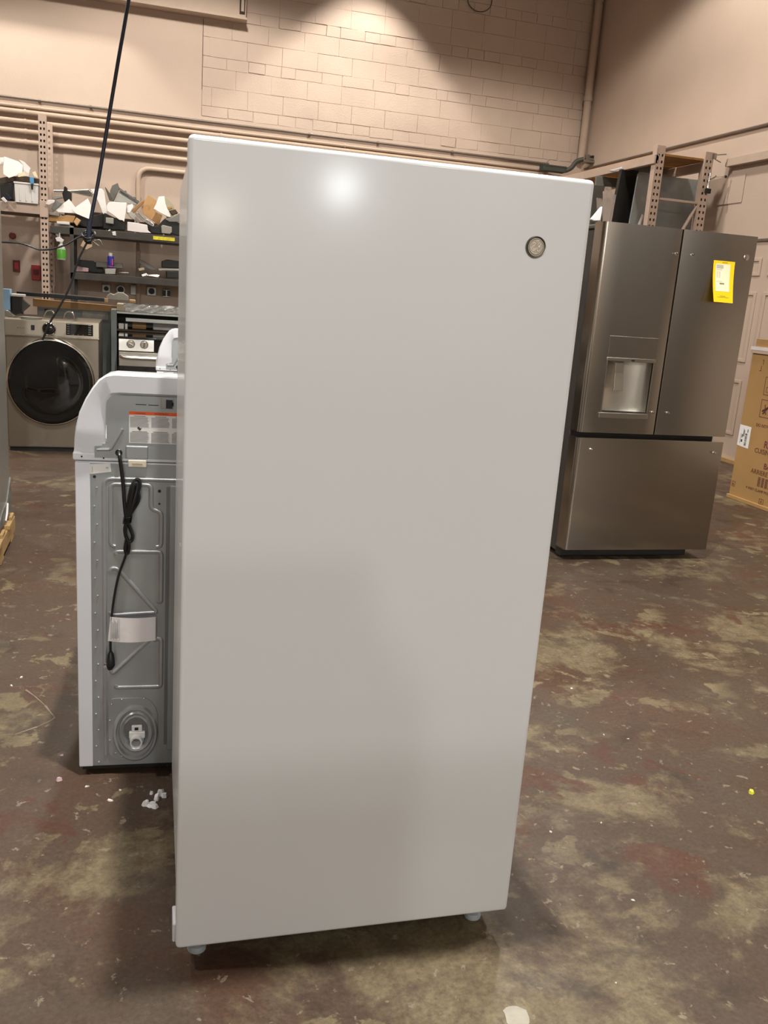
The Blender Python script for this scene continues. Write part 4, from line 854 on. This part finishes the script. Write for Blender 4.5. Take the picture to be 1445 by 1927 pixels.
('black_box', 'black box left of the white bin on the rack shelf', 'box', 'black', [(-1.411, 10.56, 2.215), (-1.23, 10.56, 2.261), (-1.23, 10.56, 2.083), (-1.415, 10.56, 2.076)], 0.18, 'items on the left pink rack shelf'),
('blue_glove', 'crumpled dark blue glove on the rack shelf', 'glove', 'navy', [(-1.287, 10.42, 2.132), (-1.26, 10.42, 2.124), (-1.229, 10.42, 2.082), (-1.262, 10.42, 2.063), (-1.288, 10.42, 2.099)], 0.04, 'items on the left pink rack shelf'),
('white_glove', 'crumpled white rag on the rack shelf edge', 'rag', 'paper', [(-1.335, 10.4, 2.071), (-1.307, 10.4, 2.095), (-1.266, 10.4, 2.05), (-1.288, 10.4, 2.034)], 0.03, 'items on the left pink rack shelf'),
('black_door_skin', 'tall black door panel leaning on the right-hand rack', 'panel', 'black', [(4.841, 8.546, 2.807), (5.055, 8.568, 2.817), (4.972, 8.509, 1.816), (4.717, 8.484, 1.809)], 0.05, 'salvaged panels on the right-hand rack'),
('steel_sheet', 'blue-grey steel back panel leaning behind the rack post', 'panel', 'blue_steel', [(4.967, 8.428, 2.766), (5.727, 8.467, 2.783), (5.732, 8.455, 2.556), (5.633, 8.413, 1.814), (4.883, 8.376, 1.808)], 0.02, 'salvaged panels on the right-hand rack'),
('white_strip', 'short white strip stuck to the blue-grey panel', 'strip', 'white_plastic', [(5.038, 8.366, 2.368), (5.059, 8.366, 2.359), (5.03, 8.36, 2.26), (5.0, 8.359, 2.261)], 0.004, 'salvaged panels on the right-hand rack'),
('corrugated_sheet', 'grey corrugated plastic panel under the rack shelf', 'panel', 'mid_plastic', [(4.794, 8.99, 2.784), (5.096, 9.021, 2.791), (5.078, 9.014, 2.692), (4.796, 8.986, 2.685)], 0.02, 'salvaged panels on the right-hand rack'),
('light_diffuser', 'long white light diffuser under the rack shelf', 'diffuser', 'white_plastic', [(4.73, 8.6, 2.786), (4.956, 8.6, 2.866), (4.979, 8.6, 2.857), (4.786, 8.6, 2.781)], 0.03, 'salvaged panels on the right-hand rack'),
('grey_duct', 'grey sheet metal duct lying under the rack shelf', 'duct', 'mid_plastic', [(4.842, 8.7, 2.794), (5.043, 8.705, 2.893), (5.496, 8.705, 2.899), (5.499, 8.702, 2.839), (5.136, 8.702, 2.824)], 0.1, 'salvaged panels on the right-hand rack'),
('clear_plastic_sheet', 'crumpled clear plastic panel with bright edges beside the freezer', 'plastic sheet', 'clear', [(2.523, 4.623, 1.936), (2.534, 4.629, 2.033), (2.575, 4.633, 2.035), (2.584, 4.632, 1.998), (2.611, 4.635, 1.998), (2.596, 4.623, 1.796), (2.554, 4.619, 1.793)], 0.006, 'salvaged panels on the right-hand rack'),
('clear_plastic_sheet', 'small clear plastic offcut next to the larger clear panel', 'plastic sheet', 'clear', [(2.562, 4.7, 1.797), (2.532, 4.709, 1.981), (2.568, 4.709, 1.978), (2.57, 4.707, 1.946), (2.576, 4.7, 1.798)], 0.006, 'salvaged panels on the right-hand rack'),
('white_wedge', 'bright white foam wedge standing behind the freezer edge', 'foam', 'white_plastic', [(2.415, 4.52, 1.84), (2.475, 4.522, 1.916), (2.476, 4.521, 1.883), (2.471, 4.52, 1.837), (2.429, 4.52, 1.833)], 0.03, 'salvaged panels on the right-hand rack'),
('dark_duct', 'dark grey folded duct behind the clear panels', 'duct', 'dark_plastic', [(4.593, 8.641, 2.637), (4.718, 8.642, 2.644), (4.708, 8.638, 2.572), (4.741, 8.627, 2.344), (4.724, 8.6, 1.821), (4.603, 8.6, 1.811)], 0.05, 'salvaged panels on the right-hand rack'),
('steel_bracket', 'white punched bracket tray on the long cardboard carton', 'tray', 'grey_plastic', [(-0.213, 8.0, 1.191), (-0.186, 8.0, 1.221), (-0.154, 8.0, 1.209), (-0.121, 8.0, 1.231), (-0.078, 8.0, 1.232), (-0.034, 8.0, 1.202), (-0.032, 8.0, 1.165), (-0.208, 8.0, 1.164)], 0.12, 'bits on the cabinet behind the dryer'),
('wood_offcut', 'short pale wood offcut beside the punched bracket tray', 'wood', 'cardboard_light', [(-0.029, 8.02, 1.176), (0.026, 8.02, 1.176), (0.026, 8.02, 1.15), (-0.029, 8.02, 1.154)], 0.1, 'bits on the cabinet behind the dryer'),
]
# ------------------------------------------------------------------ pallet racks
def side_mesh(w,h,pitch=.06):
    xs=[0,w*.38,w*.62,w]; zs=[0]; skip=set(); z=.05
    while z<h-.06:
        zs+=[z,z+.022]; z+=pitch
    zs.append(h)
    for j in range(1,len(zs)-2,2): skip.add((1,j))
    return MB().grid(xs,[0]*4,zs,.003,skip)
def post_mesh(w,h,pitch=.06,depth=.07,z0=0.):
    a=w*.18; hw=.018; xs=[0,a,a+hw,w-a-hw,w-a,w]; zs=[z0]; skip=set(); z=z0+.05
    while z<h-.06:
        zs+= [z,z+.024]; z+=pitch
    zs.append(h)
    for j in range(1,len(zs)-2,2): skip|={(1,j),(3,j)}
    m=MB().grid(xs,[0]*6,zs,.003,skip)
    m.box(0,.003,.003,depth,z0,h).box(w-.003,w,.003,depth,z0,h)
    return m
def post(parent,name,x,y,w,h,rz=0.,m='rack_pink'):
    o=post_mesh(w,h).build(name,m,parent,smooth=False); o.location=(x,y,0); o.rotation_euler.z=rz
    return o
rk=thing('pallet_rack','tall pink pallet rack against the back wall at the left','rack',(-.957,10.5,0))
post(rk,'front_post',0,0,.080,2.965)
B('front_post_core','dark_steel',rk,.004,.076,.03,.035,.02,2.9)
post(rk,'rear_post',.004,.55,.080,2.965); B('rear_post_edge','rack_pink',rk,.084,.096,.545,.60,1.2,2.96)
for z in (.5,1.3,2.25): MB().box(.03,.045,.06,.56,z,z+.04).build('cross_brace','rack_pink_dark',rk)
MB().tube([(.038,.06,.55),(.038,.56,1.3)],.012,6).build('diagonal_brace','rack_pink_dark',rk)
MB().box(-3.0,.0,-.012,.03,1.955,2.055).build('front_beam','rack_pink_dark',rk,bevel=.004)
MB().box(-3.0,.0,.55,.59,1.955,2.055).build('rear_beam','rack_pink_dark',rk,bevel=.004)
MB().box(-.004,.08,-.014,.0,1.93,2.10).build('beam_clip','rack_pink',rk,bevel=.003)
B('shelf_deck','brown_dark',rk,-3.0,-.0,.03,.55,2.035,2.052)
# right-hand rack against the right wall
rr_=thing('pallet_rack','pink pallet rack along the right wall behind the stainless refrigerator','rack',(4.89,8.0,0))
post(rr_,'front_post',0,0,.09,2.97); p=side_mesh(.075,2.97).build('front_post_side','rack_pink',rr_,smooth=False); p.location=(-.001,.075,0); p.rotation_euler.z=-PI/2
post(rr_,'rear_post',.545,0,.095,2.97); B('rear_post_back','rack_pink',rr_,.565,.64,.075,.079,0,2.97)
B('post_core','dark_steel',rr_,.006,.084,.03,.034,.02,2.95); B('post_core','dark_steel',rr_,.552,.634,.03,.034,.02,2.95)
MB().box(.09,.545,.02,.05,2.478,2.50).build('cross_brace','rack_pink_dark',rr_,bevel=.003)
MB().tube([(.55,.035,2.46),(.09,.035,1.55)],.016,6).build('diagonal_brace','rack_pink_dark',rr_)
MB().box(.09,.545,.02,.05,1.5,1.53).build('cross_brace','rack_pink_dark',rr_,bevel=.003)
for k,yy in enumerate((2.62,)):
    post(rr_,'far_post',0,yy,.09,2.97); post(rr_,'far_post',.545,yy,.095,2.97)
for x in (-.02,.58):
    MB().box(x,x+.05,-.0 if x<0 else .05,2.65,2.80,2.885).build('upper_beam','rack_pink',rr_,bevel=.004)
    MB().box(x,x+.05,.03,2.65,1.62,1.72).build('lower_beam','rack_pink_dark',rr_,bevel=.004)
for k in range(5):
    B('deck_board','particle_board',rr_,.03,.58,.02+.53*k,.53+.53*k,2.885,2.905)
    B('deck_board','particle_board',rr_,.03,.58,.02+.53*k,.53+.53*k,1.72,1.74)
t=thing('rack_clamp','small chrome clamp handle screwed to the top of the rack post','clamp',(5.49,7.975,2.86))
MB().box(.02,.05,-.01,.02,.05,.10).build('body','chrome_dull',t,bevel=.003); MB().tube([(.04,0,.085),(.145,-.02,.10)],.006,6).build('handle','chrome_dull',t); MB().tube([(.04,.0,.045),(.13,.03,.03)],.005,6).build('rod','chrome_dull',t)
t=thing('rack_clamp','chrome clamp with black knob hanging lower on the rack post','clamp',(5.49,7.975,2.58))
MB().tube([(-.005,0,.12),(.055,-.02,.155),(.065,-.02,.17)],.008,6).build('arm','chrome',t); MB().tube([(.06,-.02,.16),(.165,-.03,.172)],.006,6).build('handle','chrome',t)
MB().tube([(.16,-.03,.172),(.178,-.03,.174)],.012,8).build('knob','black',t); MB().box(-.025,.03,-.03,.0,.0,.045).build('block','black',t,bevel=.004); MB().tube([(0,-.01,.19),(0,-.01,.14),(-.005,-.01,.045)],.007,6).build('stem','chrome',t)
# ------------------------------------------------------------------ dark steel shelf unit under the pipes
su=thing('steel_shelf_unit','dark grey steel shelf unit heaped with appliance parts by the back wall','shelf',(-.66,10.5,0))
MB().box(.0,.04,0,.04,0,1.85).build('post','dark_steel',su); MB().box(.0,.04,.58,.62,0,1.85).build('post','dark_steel',su)
MB().box(2.36,2.40,0,.04,0,1.85).build('post','dark_steel',su); MB().box(2.36,2.40,.58,.62,0,1.85).build('post','dark_steel',su)
MB().box(-.20,2.4,.0,.62,1.775,1.852).build('shelf','dark_steel',su,bevel=.004)
MB().box(.0,2.4,.0,.62,1.305,1.38).build('shelf','dark_steel',su,bevel=.004)
MB().box(.0,2.4,.0,.62,.50,.56).build('shelf','dark_steel',su,bevel=.004)
yl=tag(B('yellow_label','yellow_label',None,.22,.455,10.494,10.499,1.798,1.836),'yellow printed label stuck on the edge of the upper dark shelf','label')
# ------------------------------------------------------------------ loose parts (panels, brackets, cartons) on the shelves and racks
for nm,lab,cat,mt,vs,th,grp in PARTS:
    xs_=[v[0] for v in vs]; zs_=[v[2] for v in vs]; yv=sum(v[1] for v in vs)/len(vs)
    c=Vector((sum(xs_)/len(vs),yv,min(zs_)))
    m=MB().prism([Vector(v)-c for v in vs],(0,th,0))
    o=m.build(nm,mt,None,bevel=min(th*.3,.006),seg=2); o.location=c
    tag(o,lab,cat,grp)
for k,(x0,x1,zt) in enumerate(((-.74,-.30,2.06),(-.28,.02,2.02),(.04,.34,2.0),(.36,.62,1.98))):  # boxes added behind the heap so its gaps stay dark
    t=thing('dark_carton',('added dark carton at the back left of the parts heap','second added dark carton from the left behind the parts heap','third added dark carton from the left behind the parts heap','rightmost added dark carton behind the parts heap')[k],'box',(x0,10.93,1.8525),0,'dark cartons added to darken the gaps in the parts heap')
    MB().box(0,x1-x0,0,.17,0,zt-1.8525).build('carton','brown_dark',t,bevel=.004); MB().box(.02,x1-x0-.02,-.002,.0,(zt-1.8525)*.45,(zt-1.8525)*.6).build('tape','dark_plastic',t)
# white bin on the left shelf
t=thing('storage_bin','white plastic storage bin on the left pink rack shelf','bin',(-1.205,10.47,2.056))
MB().prism([(.006,0,0),(.232,0,0),(.238,-.01,.205),(.0,-.01,.205)],(0,.28,0)).build('bin','white_plastic',t,bevel=.006)
MB().box(-.006,.244,-.016,.275,.19,.207).build('rim','white_plastic',t,bevel=.004)
for k in range(3): MB().box(.05+.06*k,.062+.06*k,-.008,.0,.02,.16).build('rib','white_plastic',t,bevel=.003)
# blue spray can on its metal box
t=thing('spray_can','dark blue spray can with white cap on the middle shelf','can',(-.237,10.63,1.457))
MB().lathe([(0,0),(.034,0),(.036,.006),(.036,.115),(.030,.128)],n=24).build('body','can_blue',t)
MB().lathe([(.020,.126),(.022,.13),(.022,.155),(.018,.162),(0,.163)],n=20).build('cap','white_plastic',t)
MB().lathe([(.0365,.012),(.0367,.012),(.0367,.02),(.0365,.02)],n=24).build('stripe','can_red',t)
MB().prism([(.012,-.0345,.03),(.024,-.0285,.03),(.024,-.0285,.10),(.012,-.0345,.10)],(.002,-.003,0)).build('lettering','can_red',t)
# green spray bottle hanging at the rack
t=thing('spray_bottle','spray bottle with green liquid hanging beside the rack post','bottle',(-.745,10.45,1.50))
MB().lathe([(0,0),(.042,0),(.046,.01),(.046,.11),(.030,.15),(.016,.165),(.016,.19)],n=20).build('body','clear_bottle',t)
MB().lathe([(.0465,.012),(.0475,.02),(.0475,.105),(.0465,.11)],n=20).build('liquid','green_liquid',t)
MB().prism([(-.045,-.012,.19),(.015,-.012,.185),(.03,-.012,.21),(-.02,-.012,.24),(-.06,-.012,.225)],(0,.024,0)).box(-.02,-.012,-.004,.062,.235,.28).build('trigger_head','white_plastic',t,bevel=.004)
# outlet boxes on the wall under the shelf
def outlet(x,z,w,h,kind,label):
    t=thing('wall_box',label,'wall box',(x,YB-.03,z),0,'plates on the back wall under the shelf')
    MB().box(-w/2,w/2,0,.029,-h/2,h/2).build('plate','fridge_silver',t,bevel=.008)
    if kind=='hole': MB().lathe([(0,-.003),(.026,-.003),(.027,0)],(0,0,0),'Y',20).build('socket','black',t)
    if kind=='ring':
        MB().lathe([(.036,-.006),(.05,-.006),(.052,0)],(0,0,0),'Y',24).build('ring','fridge_silver',t); MB().lathe([(0,-.002),(.036,-.002)],(0,0,0),'Y',24).build('socket','black',t)
    if kind=='bighole': MB().lathe([(0,-.003),(.034,-.003),(.036,0)],(0,0,0),'Y',20).build('socket','black',t)
    if kind=='duplex':
        for s in (-1,1): MB().box(s*.026-.018,s*.026+.018,-.003,0,-.035,.035).build('socket','black',t,bevel=.004)
outlet(-.301,1.222,.10,.10,'hole','leftmost plate under the shelf, with a small black hole')
outlet(-.137,1.221,.085,.085,'ring','plate under the shelf with a round ring and large black hole')
outlet(.034,1.228,.125,.12,'blank','blank square plate in the middle of the row under the shelf')
outlet(.22,1.227,.115,.11,'bighole','square plate with a big black hole right of the blank plate')
outlet(.395,1.215,.095,.095,'duplex','rightmost plate under the shelf, with two dark sockets')
# red call points on the wall
t=thing('alarm_box','small red box in a dark frame on the back wall','alarm',(-1.288,YB-.03,1.338))
MB().box(-.038,.038,0,.029,0,.13).build('frame','dark_red',t,bevel=.004); MB().box(-.022,.022,-.006,.0,.03,.11).build('window','red',t,bevel=.003)
t=thing('fire_alarm_box','larger red fire alarm box beside the rack post','alarm',(-1.076,YB-.05,1.26))
MB().box(-.05,.05,0,.049,0,.17).build('body','red',t,bevel=.008); MB().box(-.03,.03,-.008,0,.06,.12).build('handle','dark_red',t,bevel=.003)
tag(MB().lathe([(0,-.02),(.03,-.02),(.038,-.012),(.038,0)],(-1.322,YB-.001,1.737),'Y',20).build('red_button','dark_red'),'round dark red button high on the back wall','button')
# ------------------------------------------------------------------ hanging cable
hc=thing('hanging_cable','thick dark blue cable hanging from the ceiling, knotted, with a thin black tail','cable',(-.26,6.0,1.0))
O=Vector((-.26,6.0,1.0))
def rel(l): return [Vector(p)-O for p in l]
MB().tube(smooth_path(rel([(.52,6.0,6.3),(.26,6.0,4.6),(-.025,6,2.96),(-.078,6,2.663),(-.141,6,2.298),(-.205,6,1.923),(-.250,6,1.698),(-.261,6,1.62)]),5),.0115,10).build('drop_cable','cable_blue',hc)
MB().tube(rel([(-.261,6,1.68),(-.263,6,1.60),(-.262,6,1.54)]),[.014,.018,.015],10).build('strain_relief','navy',hc)
kn_=MB(); rk_=random.Random(4)
for k in range(5):
    a=rk_.uniform(0,2); kn_.tube([(-.005+.04*math.cos(b+a)*(.6+.1*k),.03*math.sin(b),.575+.025*math.sin(b+a*2)+.006*k) for b in [2*PI*j/12 for j in range(12)]],.006,6,True)
kn_.build('knot','black_rubber',hc)
MB().tube(smooth_path(rel([(-.262,6,1.575),(-.30,6,1.50),(-.335,6,1.42),(-.369,6,1.303),(-.41,6,1.21),(-.451,6,1.134),(-.5,6,1.049),(-.53,6,.98),(-.55,6,.93)]),5),.0065,8).build('thin_tail','black_rubber',hc)
MB().tube(smooth_path(rel([(-1.6,6.0,1.56),(-.9,6.0,1.512),(-.781,6,1.51),(-.66,6,1.511),(-.538,6,1.483),(-.413,6,1.519),(-.318,6,1.581),(-.27,6,1.59)]),5),.006,8).build('side_cable','black_rubber',hc)
MB().tube(smooth_path(rel([(-.262,6,1.585),(-.235,6,1.565),(-.20,6,1.57),(-.185,6,1.54)]),4),.004,6).tube(smooth_path(rel([(-.262,6,1.58),(-.23,6,1.55),(-.205,6,1.535)]),4),.004,6).build('tie_end','chrome_dull',hc)
# ------------------------------------------------------------------ scraps on the floor
def scrap(label,x,y,s,m,h,seed,n=7,asp=1.,rz=0.,name='floor_scrap'):
    r=random.Random(seed); pts=[]
    for k in range(n):
        a=2*PI*k/n+r.uniform(-.2,.2); q=s*r.uniform(.55,1.1); X=q*math.cos(a); Y_=q*math.sin(a)*asp
        pts.append((X*math.cos(rz)-Y_*math.sin(rz),X*math.sin(rz)+Y_*math.cos(rz)))
    mb=MB(); N=n
    vs=[(px,py,.0005) for px,py in pts]+[(px*.75,py*.75,h*r.uniform(.6,1.2)) for px,py in pts]+[(0,0,h)]
    mb.add(vs,[tuple(range(N-1,-1,-1))]+[(i,(i+1)%N,N+(i+1)%N,N+i) for i in range(N)]+[(N+i,N+(i+1)%N,2*N) for i in range(N)])
    o=mb.build(name,m,None,smooth=False); o.location=(x,y,0)
    return tag(o,label,'scrap','scraps lying on the floor')
t=thing('foam_scrap','torn white foam scraps hanging together on the floor beside the freezer','scrap',(.052,2.13,0),0,'scraps lying on the floor')
rf=random.Random(8)
for (x,y,s) in ((.0,-.025,.016),(-.018,-.022,.010),(.012,.0,.010),(.022,.022,.013),(.032,.012,.012),(-.002,.03,.006),(.006,-.038,.009)):
    n=6; pts=[(x+s*rf.uniform(.6,1.2)*math.cos(2*PI*k/n),y+s*rf.uniform(.6,1.2)*math.sin(2*PI*k/n)) for k in range(n)]
    hh=rf.uniform(.008,.018)
    MB().add([(a,b,.0005) for a,b in pts]+[(x+(a-x)*.7,y+(b-y)*.7,hh*rf.uniform(.6,1.2)) for a,b in pts],[tuple(range(n-1,-1,-1)),tuple(range(n,2*n))]+[(i,(i+1)%n,n+(i+1)%n,n+i) for i in range(n)]).build('foam_piece','foam',t,smooth=False)
scrap('pink and white foam crumb on the floor left of the washer',-.191,2.265,.010,'foam_pink',.010,21)
scrap('small pink scrap on the floor just behind the pink and white crumb',-.194,2.399,.008,'foam_pink',.004,22,asp=.5)
scrap('tiny white chip on the floor at the washer corner',-.117,2.221,.007,'chip',.004,23,asp=.6)
scrap('tiny cream chip on the floor in front of the washer',-.055,2.144,.009,'chip',.004,24,asp=.5,rz=-.4)
scrap('tiny white crumb between washer and foam scraps',-.030,2.19,.004,'chip',.003,25)
scrap('yellow-green scrap on the floor near the right frame edge',1.758,1.89,.014,'lime',.008,26,asp=.7)
scrap('white crumb on the floor right of the freezer, nearest the freezer side',1.066,1.812,.005,'chip',.003,27)
scrap('white crumb on the floor right of the freezer, second one out',1.225,1.826,.004,'chip',.003,28)
scrap('oval cream chip on the floor in front right of the freezer',1.14,1.525,.006,'chip',.003,29,asp=.6,rz=-.6)
scrap('thin pale sliver on the floor below the stainless refrigerator',1.49,2.28,.007,'chip',.003,30,asp=.35,rz=1.4)
scrap('thin pale sliver on the floor right of the other sliver',1.558,2.242,.006,'chip',.003,31,asp=.35,rz=-.5)
scrap('tiny white crumb on the red floor patch at the bottom right',.963,1.301,.003,'chip',.002,32)
scrap('white crumb on the floor at the left frame edge',-.362,2.948,.006,'chip',.004,33)
scrap('cream sliver on the floor below the crumb at the left frame edge',-.385,2.885,.009,'chip',.003,34,asp=.4,rz=2.2)
scrap('pale crumb on the floor under the stainless refrigerator front',1.55,2.62,.005,'chip',.003,35)
scrap('white crumb on the floor at the freezer right side, furthest back',1.38,2.62,.005,'chip',.003,36)
ff=bpy.data.objects['floor']
def patch(pts,m,h,name,par=ff): return MB().prism([(x,y,.0) for x,y in pts],(0,0,h)).build(name,m,par)
rpt=random.Random(13)
patch([(.722+(.026+rpt.uniform(-.004,.003))*math.cos(a)+.0*a,1.262+(.030+rpt.uniform(-.005,.003))*math.sin(a)) for a in [2*PI*k/18 for k in range(18)]],'paint_white',.0008,'paint_spot')
scr=[(-.338,2.85),(-.305,2.798),(-.266,2.724),(-.247,2.677),(-.231,2.639),(-.238,2.623),(-.277,2.584),(-.335,2.545)]
for i,(a,b) in enumerate(zip(scr,scr[1:])):
    d=Vector((b[0]-a[0],b[1]-a[1],0)); nrm=Vector((-d.y,d.x,0)).normalized()*(.0022 if i%2 else .0035)
    patch([(a[0]+nrm.x,a[1]+nrm.y),(a[0]-nrm.x,a[1]-nrm.y),(b[0]-nrm.x*.4,b[1]-nrm.y*.4),(b[0]+nrm.x*.4,b[1]+nrm.y*.4)],'scratch',.0005,'scratch_mark')
